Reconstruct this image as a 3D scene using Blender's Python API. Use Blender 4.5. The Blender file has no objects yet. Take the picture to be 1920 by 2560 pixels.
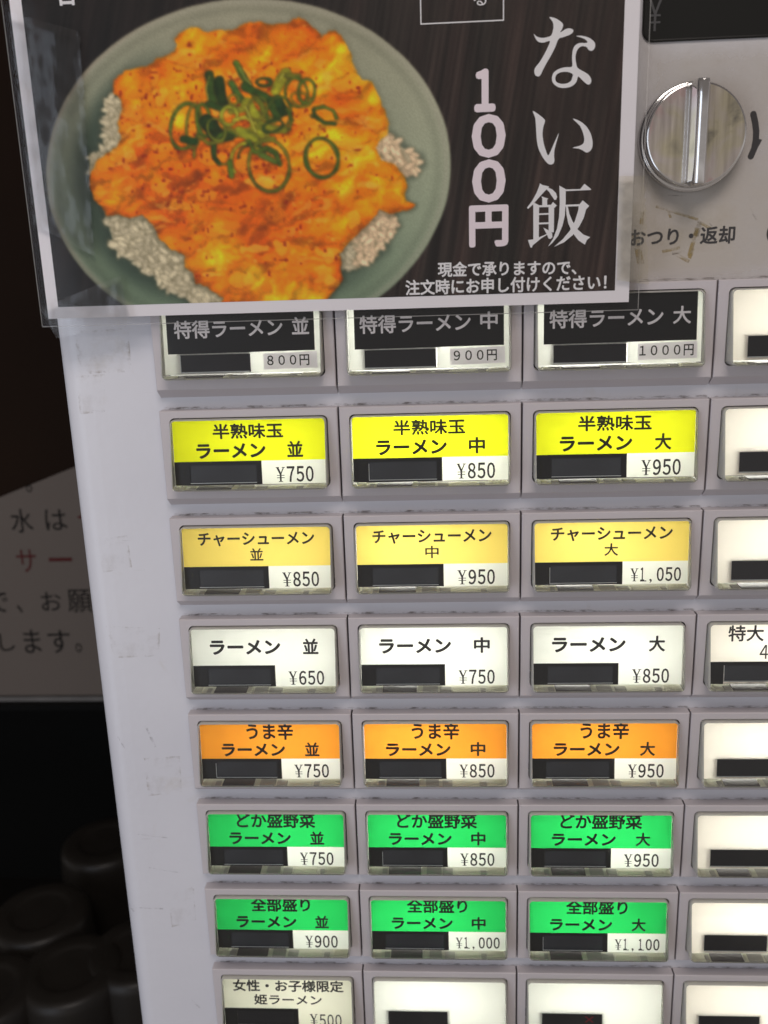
import bpy, bmesh, math, random
import numpy as np
from mathutils import Matrix, Vector

random.seed(7)
S = 0.05            # one button pitch = 5 cm; everything below is laid out in pitches
ZOFF = 1.45         # height of the lay-out origin above the floor, metres
SC = bpy.context.scene
COL = SC.collection

# lay-out frame: x to the right along the machine front, y down, z away from the viewer (0 = bezel faces)
def W(x, y, z):
    return (x * S, z * S, ZOFF - y * S)

# ------------------------------------------------------------------ camera
F = 2235.93 / 2560.0
R = np.array([[0.998271588, 0.030308348, 0.050351171],
              [-0.016323901, 0.966044520, -0.257859490],
              [-0.056456768, 0.256591875, 0.964869547]])
CP = np.array([1.5179916, 0.5365524, -4.8496846])
TV = -R @ CP

def at(px, py, z=0.0):
    """point of the plane z seen at a place of the 1920x2560 frame"""
    d = R.T @ np.array([(px - 960) / 2235.93, (py - 1280) / 2235.93, 1.0])
    s = (z - CP[2]) / d[2]
    p = CP + s * d
    return float(p[0]), float(p[1])

def at_y(px, py, y):
    d = R.T @ np.array([(px - 960) / 2235.93, (py - 1280) / 2235.93, 1.0])
    p = CP + (y - CP[1]) / d[1] * d
    return float(p[0]), float(p[2])

def plane_dir(v):       # lay-out direction to world direction
    return Vector((v[0], v[2], -v[1]))

cam_data = bpy.data.cameras.new('camera')
cam = bpy.data.objects.new('camera', cam_data)
COL.objects.link(cam)
right, up, back = plane_dir(R[0]), plane_dir(-R[1]), plane_dir(-R[2])
M = Matrix((right, up, back)).transposed().to_4x4()
M.translation = Vector(W(*CP))
cam.matrix_world = M
cam_data.sensor_fit = 'VERTICAL'
cam_data.sensor_height = 24.0
cam_data.lens = F * 24.0
cam_data.clip_start = 0.01
cam_data.clip_end = 50.0
cam_data.dof.use_dof = True
cam_data.dof.focus_distance = 0.2520
cam_data.dof.aperture_fstop = 11.0
SC.camera = cam

# ------------------------------------------------------------------ light
world = bpy.data.worlds.new('World')
SC.world = world
world.use_nodes = True
wn = world.node_tree
bg = wn.nodes['Background']
# dim surroundings: dark eaves above, brighter street level, warm ground
_tc = wn.nodes.new('ShaderNodeTexCoord'); _sx = wn.nodes.new('ShaderNodeSeparateXYZ')
wn.links.new(_tc.outputs['Generated'], _sx.inputs[0])
_mr = wn.nodes.new('ShaderNodeMapRange'); _mr.inputs['From Min'].default_value = -1; _mr.inputs['From Max'].default_value = 1
wn.links.new(_sx.outputs['Z'], _mr.inputs['Value'])
_cr = wn.nodes.new('ShaderNodeValToRGB'); _el = _cr.color_ramp.elements
for _ in range(3): _el.new(0.5)
for _e, (_p, _c) in zip(_el, ((0.0, (0.20, 0.18, 0.17)), (0.38, (0.34, 0.31, 0.29)), (0.50, (0.50, 0.47, 0.46)), (0.62, (0.20, 0.18, 0.17)), (1.0, (0.09, 0.075, 0.07)))):
    _e.position = _p; _e.color = _c + (1,)
wn.links.new(_mr.outputs[0], _cr.inputs['Fac']); wn.links.new(_cr.outputs[0], bg.inputs['Color'])
bg.inputs['Strength'].default_value = 0.98

def area(name, loc, target, sx, sy, power, color):
    l = bpy.data.lights.new(name, 'AREA')
    l.shape = 'RECTANGLE'; l.size = sx; l.size_y = sy
    l.energy = power; l.color = color
    o = bpy.data.objects.new(name, l)
    COL.objects.link(o)
    a, b = Vector(W(*loc)), Vector(W(*target))
    o.location = a
    o.rotation_euler = (b - a).to_track_quat('-Z', 'Y').to_euler()
    return o

area('street_daylight', (-9.2, 3.2, -11.0), (0.2, 2.6, 0), 0.44, 0.80, 2.0, (0.76, 0.85, 1.0))
area('shop_light', (2.6, -14.0, -13.0), (2.0, 3.0, 0), 0.50, 0.34, 5.0, (1.0, 0.91, 0.86))

SC.view_settings.view_transform = 'Standard'
SC.view_settings.look = 'None'
SC.view_settings.exposure = 0.0
SC.view_settings.gamma = 1.0
SC.cycles.use_denoising = True
SC.cycles.max_bounces = 10
SC.cycles.transparent_max_bounces = 12
SC.cycles.caustics_reflective = False
SC.cycles.caustics_refractive = False
SC.cycles.sample_clamp_indirect = 0.0

# ------------------------------------------------------------------ helpers
def lin(c):
    c = np.asarray(c, float) / 255.0
    return np.where(c <= 0.04045, c / 12.92, ((c + 0.055) / 1.055) ** 2.4)

def rgb(r, g, b):
    v = lin((r, g, b))
    return (float(v[0]), float(v[1]), float(v[2]), 1.0)

class MB:
    def __init__(self):
        self.v, self.f, self.m, self.s = [], [], [], []
    def add(self, vs, fs, mat=0, smooth=False):
        b = len(self.v)
        self.v += [tuple(p) for p in vs]
        for f in fs:
            self.f.append([b + i for i in f]); self.m.append(mat); self.s.append(smooth)
        return self
    def quad(self, x0, y0, x1, y1, z, mat=0, z2=None):
        z2 = z if z2 is None else z2      # z2: depth at y1
        return self.add([(x0, y0, z), (x0, y1, z2), (x1, y1, z2), (x1, y0, z)], [(0, 1, 2, 3)], mat)
    def box(self, x0, y0, z0, x1, y1, z1, mat=0):
        vs = [(x, y, z) for x in (x0, x1) for y in (y0, y1) for z in (z0, z1)]
        return self.add(vs, [(0, 1, 3, 2), (4, 6, 7, 5), (0, 4, 5, 1), (2, 3, 7, 6), (0, 2, 6, 4), (1, 5, 7, 3)], mat)
    def loops(self, ls, mat=0, smooth=False, closed=True, cap0=False, cap1=False, ring=False):
        n = len(ls[0])
        vs = [p for l in ls for p in l]
        fs = []
        k = len(ls)
        for i in range(k if ring else k - 1):
            for j in range(n if closed else n - 1):
                a, b = i * n + j, i * n + (j + 1) % n
                c, d = ((i + 1) % k) * n + (j + 1) % n, ((i + 1) % k) * n + j
                fs.append((a, b, c, d))
        if cap0: fs.append(tuple(range(n)))
        if cap1: fs.append(tuple((k - 1) * n + j for j in range(n))[::-1])
        return self.add(vs, fs, mat, smooth)
    def build(self, name, mats, parent=None, fix=True, loc=(0, 0, 0)):
        me = bpy.data.meshes.new(name)
        me.from_pydata([W0(*p) for p in self.v], [], self.f)
        if not isinstance(mats, (list, tuple)): mats = [mats]
        for m in mats: me.materials.append(m)
        me.polygons.foreach_set('material_index', self.m)
        me.polygons.foreach_set('use_smooth', self.s)
        if fix:
            bm = bmesh.new(); bm.from_mesh(me)
            bmesh.ops.remove_doubles(bm, verts=bm.verts, dist=1e-7)
            bmesh.ops.recalc_face_normals(bm, faces=bm.faces)
            bm.to_mesh(me); bm.free()
        me.update()
        return link(name, me, parent, loc)

def W0(x, y, z):                       # relative lay-out -> relative world
    return (x * S, z * S, -y * S)

def link(name, me, parent=None, loc=(0, 0, 0)):
    o = bpy.data.objects.new(name, me)
    COL.objects.link(o)
    if parent is not None:
        o.parent = parent
        o.location = W0(*loc)
    else:
        o.location = W(*loc)
    return o

def tag(o, label=None, cat=None, group=None, kind=None):
    if label: o['label'] = label
    if cat: o['category'] = cat
    if group: o['group'] = group
    if kind: o['kind'] = kind
    return o

def empty(name, loc, label, cat, group=None):
    o = bpy.data.objects.new(name, None)
    o.empty_display_size = 0.01
    COL.objects.link(o); o.location = W(*loc)
    return tag(o, label, cat, group)

def rrect(x0, y0, x1, y1, r, k=5):
    """rounded rectangle, counter-clockwise list, k+1 points per corner"""
    out = []
    for cx, cy, a0 in ((x0 + r, y0 + r, 180), (x1 - r, y0 + r, 270), (x1 - r, y1 - r, 0), (x0 + r, y1 - r, 90)):
        for i in range(k + 1):
            a = math.radians(a0 + 90 * i / k)
            out.append((cx + r * math.cos(a), cy + r * math.sin(a)))
    return out

def crect(x0, y0, x1, y1, k=5):
    out = []
    for p in ((x0, y0), (x1, y0), (x1, y1), (x0, y1)):
        out += [p] * (k + 1)
    return out

# ------------------------------------------------------------------ materials
def mat(name, color=(0.5, 0.5, 0.5, 1), rough=0.5, metal=0.0, coat=0.0, spec=0.5, coat_rough=0.05, var=0.0, vscale=40.0, bump=0.0, bscale=300.0):
    m = bpy.data.materials.new(name); m.use_nodes = True
    nt = m.node_tree; p = nt.nodes['Principled BSDF']
    p.inputs['Base Color'].default_value = color
    p.inputs['Roughness'].default_value = rough
    p.inputs['Metallic'].default_value = metal
    p.inputs['Specular IOR Level'].default_value = spec
    p.inputs['Coat Weight'].default_value = coat
    p.inputs['Coat Roughness'].default_value = coat_rough
    if var or bump:
        tc = nt.nodes.new('ShaderNodeTexCoord')
    if var:
        n = nt.nodes.new('ShaderNodeTexNoise'); n.inputs['Scale'].default_value = vscale; n.inputs['Detail'].default_value = 6
        nt.links.new(tc.outputs['Object'], n.inputs['Vector'])
        mx = nt.nodes.new('ShaderNodeMix'); mx.data_type = 'RGBA'
        mx.inputs['A'].default_value = tuple(c * (1 - var) for c in color[:3]) + (1,)
        mx.inputs['B'].default_value = tuple(min(1, c * (1 + var)) for c in color[:3]) + (1,)
        nt.links.new(n.outputs['Fac'], mx.inputs['Factor'])
        nt.links.new(mx.outputs['Result'], p.inputs['Base Color'])
    if bump:
        n2 = nt.nodes.new('ShaderNodeTexNoise'); n2.inputs['Scale'].default_value = bscale; n2.inputs['Detail'].default_value = 4
        nt.links.new(tc.outputs['Object'], n2.inputs['Vector'])
        b = nt.nodes.new('ShaderNodeBump'); b.inputs['Strength'].default_value = bump; b.inputs['Distance'].default_value = 0.001
        nt.links.new(n2.outputs['Fac'], b.inputs['Height'])
        nt.links.new(b.outputs['Normal'], p.inputs['Normal'])
    return m

def mnode(nt, op, a, b=None, clamp=False):
    n = nt.nodes.new('ShaderNodeMath'); n.operation = op; n.use_clamp = clamp
    for i, v in enumerate((a, b)):
        if v is None: continue
        if isinstance(v, (int, float)): n.inputs[i].default_value = v
        else: nt.links.new(v, n.inputs[i])
    return n.outputs[0]

def ramp(nt, fac, stops):
    r = nt.nodes.new('ShaderNodeValToRGB')
    el = r.color_ramp.elements
    while len(el) < len(stops): el.new(0.5)
    for e, (pos, c) in zip(el, stops):
        e.position = pos; e.color = c if len(c) == 4 else tuple(c) + (1,)
    nt.links.new(fac, r.inputs['Fac'])
    return r.outputs['Color']

def card_mat(name, color, transl=0.62, blotch=0.05, bscale=60.0):
    """printed sheet lit from behind: light passes through it and scatters from its front"""
    m = bpy.data.materials.new(name); m.use_nodes = True
    nt = m.node_tree; nt.nodes.clear()
    out = nt.nodes.new('ShaderNodeOutputMaterial')
    tc = nt.nodes.new('ShaderNodeTexCoord')
    n = nt.nodes.new('ShaderNodeTexNoise'); n.inputs['Scale'].default_value = bscale; n.inputs['Detail'].default_value = 3
    nt.links.new(tc.outputs['Object'], n.inputs['Vector'])
    mx = nt.nodes.new('ShaderNodeMix'); mx.data_type = 'RGBA'
    mx.inputs['A'].default_value = tuple(c * (1 - blotch) for c in color[:3]) + (1,)
    mx.inputs['B'].default_value = tuple(min(1, c * (1 + blotch)) for c in color[:3]) + (1,)
    nt.links.new(n.outputs['Fac'], mx.inputs['Factor'])
    d = nt.nodes.new('ShaderNodeBsdfDiffuse'); t = nt.nodes.new('ShaderNodeBsdfTranslucent')
    nt.links.new(mx.outputs['Result'], d.inputs['Color']); nt.links.new(mx.outputs['Result'], t.inputs['Color'])
    s = nt.nodes.new('ShaderNodeMixShader'); s.inputs[0].default_value = transl
    nt.links.new(d.outputs[0], s.inputs[1]); nt.links.new(t.outputs[0], s.inputs[2])
    nt.links.new(s.outputs[0], out.inputs[0])
    return m

def film_mat(name, tint=(1, 1, 1, 1), rough=0.04, ior=1.45, gain=1.0, bump=0.0, bscale=80.0, haze=0.0, stretch=(1, 1, 1)):
    """thin clear sheet: see-through with a Fresnel gloss and a little haze"""
    m = bpy.data.materials.new(name); m.use_nodes = True
    nt = m.node_tree; nt.nodes.clear()
    out = nt.nodes.new('ShaderNodeOutputMaterial')
    tr = nt.nodes.new('ShaderNodeBsdfTransparent'); tr.inputs[0].default_value = tint
    gl = nt.nodes.new('ShaderNodeBsdfGlossy'); gl.inputs['Roughness'].default_value = rough
    fr = nt.nodes.new('ShaderNodeFresnel'); fr.inputs['IOR'].default_value = ior
    if bump:
        tc = nt.nodes.new('ShaderNodeTexCoord'); mp = nt.nodes.new('ShaderNodeMapping')
        mp.inputs['Scale'].default_value = stretch
        n = nt.nodes.new('ShaderNodeTexNoise'); n.inputs['Scale'].default_value = bscale; n.inputs['Detail'].default_value = 3
        nt.links.new(tc.outputs['Object'], mp.inputs[0]); nt.links.new(mp.outputs[0], n.inputs['Vector'])
        b = nt.nodes.new('ShaderNodeBump'); b.inputs['Strength'].default_value = bump; b.inputs['Distance'].default_value = 0.002
        nt.links.new(n.outputs['Fac'], b.inputs['Height'])
        nt.links.new(b.outputs[0], gl.inputs['Normal']); nt.links.new(b.outputs[0], fr.inputs['Normal'])
    fac = mnode(nt, 'MULTIPLY', fr.outputs[0], gain, clamp=True)
    s = nt.nodes.new('ShaderNodeMixShader')
    nt.links.new(fac, s.inputs[0]); nt.links.new(tr.outputs[0], s.inputs[1]); nt.links.new(gl.outputs[0], s.inputs[2])
    res = s.outputs[0]
    if haze:
        d = nt.nodes.new('ShaderNodeBsdfDiffuse'); d.inputs[0].default_value = (0.8, 0.78, 0.74, 1)
        s2 = nt.nodes.new('ShaderNodeMixShader'); s2.inputs[0].default_value = haze
        nt.links.new(res, s2.inputs[1]); nt.links.new(d.outputs[0], s2.inputs[2]); res = s2.outputs[0]
    nt.links.new(res, out.inputs[0])
    return m

def panel_material():
    m = bpy.data.materials.new('painted_panel'); m.use_nodes = True
    nt = m.node_tree; p = nt.nodes['Principled BSDF']
    tc = nt.nodes.new('ShaderNodeTexCoord')
    def noise(scale, detail=5, rough=0.55, dist=0.0, vec=None):
        n = nt.nodes.new('ShaderNodeTexNoise')
        n.inputs['Scale'].default_value = scale; n.inputs['Detail'].default_value = detail
        n.inputs['Roughness'].default_value = rough; n.inputs['Distortion'].default_value = dist
        nt.links.new(vec or tc.outputs['Object'], n.inputs['Vector'])
        return n.outputs['Fac']
    base = ramp(nt, noise(14), [(0.3, (0.57, 0.568, 0.61)), (0.7, (0.63, 0.628, 0.665))])
    def over(col, fac, c2):
        mx = nt.nodes.new('ShaderNodeMix'); mx.data_type = 'RGBA'
        nt.links.new(fac, mx.inputs['Factor']); nt.links.new(col, mx.inputs['A'])
        mx.inputs['B'].default_value = c2
        return mx.outputs['Result']
    # faint yellowed patches, specks and short scratches
    st = mnode(nt, 'MULTIPLY', mnode(nt, 'SUBTRACT', noise(30, 8, 0.7, 0.6), 0.60, True), 2.2, True)
    base = over(base, st, (0.40, 0.34, 0.22, 1))
    sp = mnode(nt, 'MULTIPLY', mnode(nt, 'SUBTRACT', noise(900, 2), 0.76, True), 9.0, True)
    base = over(base, sp, (0.16, 0.11, 0.08, 1))
    mp = nt.nodes.new('ShaderNodeMapping'); mp.inputs['Scale'].default_value = (60, 60, 900); mp.inputs['Rotation'].default_value = (0, 0.25, 0)
    nt.links.new(tc.outputs['Object'], mp.inputs[0])
    sc = mnode(nt, 'MULTIPLY', mnode(nt, 'SUBTRACT', noise(1.0, 2, vec=mp.outputs[0]), 0.74, True), 5.0, True)
    base = over(base, sc, (0.36, 0.34, 0.33, 1))
    nt.links.new(base, p.inputs['Base Color'])
    nt.links.new(mnode(nt, 'ADD', mnode(nt, 'MULTIPLY', noise(50), 0.2), 0.27), p.inputs['Roughness'])
    b = nt.nodes.new('ShaderNodeBump'); b.inputs['Strength'].default_value = 0.12; b.inputs['Distance'].default_value = 0.0006
    nt.links.new(noise(380, 2), b.inputs['Height']); nt.links.new(b.outputs[0], p.inputs['Normal'])
    return m

def residue_mat(name, c1, c2, thr=0.5, gain=5.0, scale=220.0, edge=0.0, fade=0.0, stretch=(1, 1, 1), rough=0.35, amax=0.85):
    """dried glue or grime: patchy cover over what lies below; edge > 0 keeps it near the outline"""
    m = bpy.data.materials.new(name); m.use_nodes = True
    nt = m.node_tree; p = nt.nodes['Principled BSDF']; p.inputs['Roughness'].default_value = rough
    tc = nt.nodes.new('ShaderNodeTexCoord'); mp = nt.nodes.new('ShaderNodeMapping'); mp.inputs['Scale'].default_value = stretch
    nt.links.new(tc.outputs['Object'], mp.inputs[0])
    n = nt.nodes.new('ShaderNodeTexNoise'); n.inputs['Scale'].default_value = scale; n.inputs['Detail'].default_value = 7; n.inputs['Roughness'].default_value = 0.7
    nt.links.new(mp.outputs[0], n.inputs['Vector'])
    a = mnode(nt, 'MULTIPLY', mnode(nt, 'SUBTRACT', n.outputs['Fac'], thr, True), gain, True)
    if edge:
        sx = nt.nodes.new('ShaderNodeSeparateXYZ'); nt.links.new(tc.outputs['Generated'], sx.inputs[0])
        def em(o):
            return mnode(nt, 'MINIMUM', o, mnode(nt, 'SUBTRACT', 1.0, o))
        d = mnode(nt, 'MINIMUM', em(sx.outputs['X']), em(sx.outputs['Z']))
        n3 = nt.nodes.new('ShaderNodeTexNoise'); n3.inputs['Scale'].default_value = 120; nt.links.new(tc.outputs['Object'], n3.inputs['Vector'])
        d = mnode(nt, 'ADD', d, mnode(nt, 'MULTIPLY', mnode(nt, 'SUBTRACT', n3.outputs['Fac'], 0.5), 0.08))
        k = mnode(nt, 'SUBTRACT', 1.0, mnode(nt, 'DIVIDE', d, edge, True), True)
        a = mnode(nt, 'MULTIPLY', a, mnode(nt, 'ADD', mnode(nt, 'MULTIPLY', k, 0.85), 0.12), True)
    if fade:
        sx = nt.nodes.new('ShaderNodeSeparateXYZ'); nt.links.new(tc.outputs['Generated'], sx.inputs[0])
        ex = mnode(nt, 'MINIMUM', sx.outputs['X'], mnode(nt, 'SUBTRACT', 1.0, sx.outputs['X']))
        ez = mnode(nt, 'MINIMUM', sx.outputs['Z'], mnode(nt, 'SUBTRACT', 1.0, sx.outputs['Z']))
        a = mnode(nt, 'MULTIPLY', a, mnode(nt, 'DIVIDE', mnode(nt, 'MINIMUM', ex, ez), fade, True), True)
    a = mnode(nt, 'MULTIPLY', a, amax)
    mx = nt.nodes.new('ShaderNodeMix'); mx.data_type = 'RGBA'; mx.inputs['A'].default_value = c1; mx.inputs['B'].default_value = c2
    nt.links.new(n.outputs['Fac'], mx.inputs['Factor']); nt.links.new(mx.outputs['Result'], p.inputs['Base Color'])
    nt.links.new(a, p.inputs['Alpha'])
    return m

M_PANEL = panel_material()
M_BEZEL = mat('bezel_plastic', (0.50, 0.465, 0.478, 1), 0.48, var=0.05, vscale=60, bump=0.10, bscale=1800)
M_HOUSE = mat('housing_white', (0.80, 0.80, 0.78, 1), 0.6)
M_DARK = mat('inner_black', (0.012, 0.012, 0.013, 1), 0.6)
M_CHROME = mat('chrome', (0.72, 0.71, 0.70, 1), 0.10, 1.0, bump=0.05, bscale=200)
M_INK = mat('black_ink', (0.012, 0.011, 0.011, 1), 0.5)
M_INK2 = mat('panel_ink', (0.035, 0.033, 0.034, 1), 0.45)
M_BLACK = mat('black_card', (0.010, 0.011, 0.012, 1), 0.35, var=0.2)
M_WINDOW = mat('smoked_window', (0.045, 0.052, 0.062, 1), 0.25, spec=0.6, var=0.45, vscale=70)
M_WINDOW2 = mat('black_window', (0.022, 0.023, 0.026, 1), 0.3, var=0.3, vscale=90)
M_EDGE = mat('window_edge', (0.62, 0.66, 0.66, 1), 0.2)
M_CLEAR = film_mat('clear_cover', rough=0.03, ior=1.49, gain=0.9)
M_GREY_TXT = mat('grey_print', (0.84, 0.82, 0.84, 1), 0.5)

M_RIM = film_mat('acrylic_rim', tint=(0.93, 0.95, 0.84, 1), rough=0.07, ior=1.50, gain=1.0, haze=0.42)

C_YELLOW = card_mat('card_yellow', (0.84, 0.88, 0.020, 1))
C_CREAM = card_mat('card_soft_yellow', (0.97, 0.75, 0.17, 1))
C_WHITE = card_mat('card_white', (0.87, 0.89, 0.83, 1), blotch=0.03)
C_PALE = card_mat('plate_cream', (0.92, 0.87, 0.79, 1), blotch=0.03)
C_OLD = card_mat('card_aged', (0.80, 0.80, 0.66, 1), blotch=0.08)
C_ORANGE = card_mat('card_orange', (1.0, 0.37, 0.035, 1))
C_GREEN = card_mat('card_green', (0.022, 0.64, 0.13, 1))
C_STICKER = card_mat('price_sticker', (0.86, 0.83, 0.86, 1), transl=0.30)
C_CLIPW = card_mat('clip_clear', (0.86, 0.86, 0.74, 1), transl=0.5)
C_CLIPG = card_mat('clip_grey', (0.58, 0.57, 0.52, 1), transl=0.4)

# ------------------------------------------------------------------ lettering
_glyphs = {}
def glyph_mesh(body, offset):
    key = (body, offset)
    if key not in _glyphs:
        c = bpy.data.curves.new('lettering', 'FONT'); c.body = body; c.resolution_u = 3; c.offset = offset
        o = bpy.data.objects.new('lettering', c); COL.objects.link(o)
        dg = bpy.context.evaluated_depsgraph_get()
        me = bpy.data.meshes.new_from_object(o.evaluated_get(dg), depsgraph=dg)
        v = np.empty(len(me.vertices) * 3); me.vertices.foreach_get('co', v); v = v.reshape(-1, 3)[:, :2]
        f = [tuple(p.vertices) for p in me.polygons]
        bpy.data.objects.remove(o); bpy.data.curves.remove(c); bpy.data.meshes.remove(me)
        _glyphs[key] = (v, f)
    return _glyphs[key]

def put_text(mb, body, x0, y0, x1, y1, zf, offset=0.0, mat=0, clip=None, shear=0.0, keep=False, quad=None):
    """fit a line of print into a box of the plane; zf(x, y) gives its depth; clip cuts away what lies above y=clip"""
    if offset > 0:                    # heavier stroke: the same print laid down again, slightly shifted
        k = 0
        bw = offset * (y1 - y0) * 0.9
        for ox, oy in ((0, 0), (bw, 0), (-bw, 0), (0, bw), (0, -bw), (bw * .7, bw * .7), (-bw * .7, -bw * .7), (bw * .7, -bw * .7), (-bw * .7, bw * .7)):
            put_text(mb, body, x0 + ox, y0 + oy, x1 + ox, y1 + oy, (lambda x, y, k=k: zf(x, y) - 0.0001 * k), 0, mat, clip, shear)
            k += 1
        return
    v, f = glyph_mesh(body, offset)
    mn, mxx = v.min(0), v.max(0)
    u = (v - mn) / (mxx - mn)
    x = x0 + u[:, 0] * (x1 - x0); y = y1 - u[:, 1] * (y1 - y0)
    y = y + shear * (x - x0)
    if clip is None:
        mb.add([(a, b, zf(a, b)) for a, b in zip(x, y)], f, mat)
        return
    bm = bmesh.new()
    vs = [bm.verts.new((a, b, 0)) for a, b in zip(x, y)]
    for t in f:
        try: bm.faces.new([vs[i] for i in t])
        except ValueError: pass
    bmesh.ops.bisect_plane(bm, geom=list(bm.verts) + list(bm.edges) + list(bm.faces), plane_co=(0, clip, 0), plane_no=(0, -1, 0), clear_outer=True)
    bm.verts.ensure_lookup_table(); bm.verts.index_update()
    mb.add([(q.co.x, q.co.y, zf(q.co.x, q.co.y)) for q in bm.verts], [[q.index for q in fc.verts] for fc in bm.faces], mat)
    bm.free()

def put_price(mb, body, x0, y0, x1, y1, zf, offset=0.012, mat=0):
    """price digits set in cells of one width"""
    n = len(body); cell = (x1 - x0) / n
    for i, ch in enumerate(body):
        a = x0 + i * cell
        if ch.isdigit(): ch = chr(ord(ch) + 0xFEE0)
        if ch == ',':
            put_text(mb, ch, a + cell * .22, y1 - (y1 - y0) * .16, a + cell * .50, y1 + (y1 - y0) * .14, zf, 0.0, mat)
        elif ch == '１':
            put_text(mb, ch, a + cell * .18, y0, a + cell * .58, y1, zf, offset, mat)
            h = (y1 - y0) * .055
            mb.add([(a + cell * .12, y1 - h, zf(a, y1) - .0012), (a + cell * .12, y1 + h * .4, zf(a, y1) - .0012), (a + cell * .86, y1 + h * .4, zf(a, y1) - .0012), (a + cell * .86, y1 - h, zf(a, y1) - .0012)], [(0, 1, 2, 3)], mat)
        else:
            put_text(mb, ch, a + cell * .10, y0, a + cell * .86, y1, zf, offset, mat)

def put_yen(mb, x0, y0, x1, y1, zf, mat=0, sans=False):
    def st(a, b, t, k):
        ax, ay, bx, by = x0 + a[0] * (x1 - x0), y0 + a[1] * (y1 - y0), x0 + b[0] * (x1 - x0), y0 + b[1] * (y1 - y0)
        t *= (x1 - x0) * 0.5
        dx, dy = bx - ax, by - ay; L = math.hypot(dx, dy); nx, ny = -dy / L * t, dx / L * t
        q = [(ax + nx, ay + ny), (bx + nx, by + ny), (bx - nx, by - ny), (ax - nx, ay - ny)]
        mb.add([(p[0], p[1], zf(*p) - 0.0002 * k) for p in q], [(0, 1, 2, 3)], mat)
    if sans:
        for k, s in enumerate((((.08, 0), (.5, .46), .19), ((.92, 0), (.5, .46), .19), ((.5, .42), (.5, 1), .19), ((.05, .50), (.95, .50), .16), ((.05, .72), (.95, .72), .16))):
            st(s[0], s[1], s[2], k)
    else:
        for k, s in enumerate((((.17, .02), (.53, .52), .21), ((.84, .02), (.5, .52), .11), ((.5, .48), (.5, .98), .19), ((0, .02), (.36, .02), .07),
                               ((.66, .02), (1, .02), .07), ((.28, .98), (.74, .98), .07), ((.1, .56), (.92, .56), .07), ((.1, .72), (.92, .72), .07))):
            st(s[0], s[1], s[2], k)

# ------------------------------------------------------------------ the ticket machine
PR = 0.6154345
machine = empty('ticket_machine', (0, 12, 0.067),
                'white meal ticket vending machine with rows of backlit ramen buttons and a chrome return knob', 'ticket machine')
MO = (0, 12, 0.067)
def rel(x=0, y=0, z=0):               # lay-out position -> offset from the machine's origin
    return (x - MO[0], y - MO[1], z - MO[2])

# front panel: sheet with a slot behind every row of buttons, rounded left edge and left side
pz = 0.067
xs = [-0.380, 0.006, 3.994, 7.0]
ys = [-6.0] + [v for r in range(1, 9) for v in (r * PR + 0.006, r * PR + 0.497)] + [12.0]
pm = MB()
for i in range(3):
    for j in range(len(ys) - 1):
        if i == 1 and j % 2 == 1: continue
        pm.quad(xs[i], ys[j], xs[i + 1], ys[j + 1], pz)
arc = [(-0.380, pz)]
rr = 0.14
for k in range(13):
    a = math.radians(90 * k / 12)
    arc.append((-0.437 - rr * math.sin(a), pz + rr * (1 - math.cos(a))))
arc.append((-0.577, 4.2))
for (xa, za), (xb, zb) in zip(arc[:-1], arc[1:]):
    pm.add([(xa, -6, za), (xa, 12, za), (xb, 12, zb), (xb, -6, zb)], [(0, 1, 2, 3)], 0, True)
pm.build('front_panel', M_PANEL, machine, loc=rel())
bm_ = MB(); bm_.box(-0.56, -6.0, 0.62, 7.0, 12.0, 4.15)
bm_.build('cabinet', M_DARK, machine, loc=rel())

# depth of the sloping clear cover front and of the sheet behind it
def zc(y): return -0.024 - 0.076 * (y - 0.046) / 0.391
def zs(x, y): return -0.016 - 0.022 * (y - 0.17) / 0.26
CX0, CX1, CY0, CY1 = 0.064, 0.934, 0.046, 0.437

def bezel_mesh():
    mb = MB()
    g = 0.005
    inn = rrect(0.058, 0.040, 0.940, 0.443, 0.030)
    inn2 = rrect(0.060, 0.042, 0.938, 0.441, 0.029)
    out = lambda i, t=0, b=0: crect(g + i, 0 + i + t, 1 - g - i, 0.503 - i + b)
    def L(pts, z): return [(x, y, z) for x, y in pts]
    side = crect(g, 0.0, 1 - g, 0.503)
    # flat front ring
    mb.loops([L(inn, 0.0), L(out(0.005), 0.0)])
    mb.loops([L(inn2, 0.10), L(inn, 0.004), L(inn, 0.0)])
    mb.loops([L(out(0.005), 0.0), L(side, 0.005)])
    # sides go back; the lower side slopes out as a chin
    back = crect(g, 0.0, 1 - g, 0.548); back = [(x, y) for x, y in back]
    mb.loops([L(side, 0.005), L(back, 0.0665)])
    mb.loops([L(back, 0.0665), L(crect(g, 0.004, 1 - g, 0.50), 0.068), L(crect(g, 0.004, 1 - g, 0.499), 0.16)])
    return mb

bezel_me = None
def cover_front_mesh():
    pts = rrect(CX0 + 0.010, CY0 + 0.010, CX1 - 0.010, CY1 - 0.008, 0.022)
    mb = MB()
    mb.add([(x, y, zc(y)) for x, y in pts], [tuple(range(len(pts)))])
    return mb

def rim_mesh():
    mb = MB()
    o = rrect(CX0, CY0, CX1, CY1, 0.030)
    m1 = rrect(CX0 + 0.006, CY0 + 0.006, CX1 - 0.006, CY1 - 0.006, 0.026)
    i = rrect(CX0 + 0.0085, CY0 + 0.0075, CX1 - 0.0085, CY1 - 0.0065, 0.022)
    def L(pts, dz, flat=None): return [(x, y, (zc(y) + dz) if flat is None else flat) for x, y in pts]
    mb.loops([L(o, 0, 0.03), L(o, 0.010), L(m1, 0.0015), L(i, 0.0015), L(i, 0.020), L(i, 0, 0.03)], smooth=False, ring=True)
    return mb

def housing_mesh():
    mb = MB()
    mb.loops([[(x, y, z) for x, y in rrect(0.0760, 0.0560, 0.9225, 0.4275, 0.012, 2)] for z in (0.032, 0.50)], cap1=True)
    return mb

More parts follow.
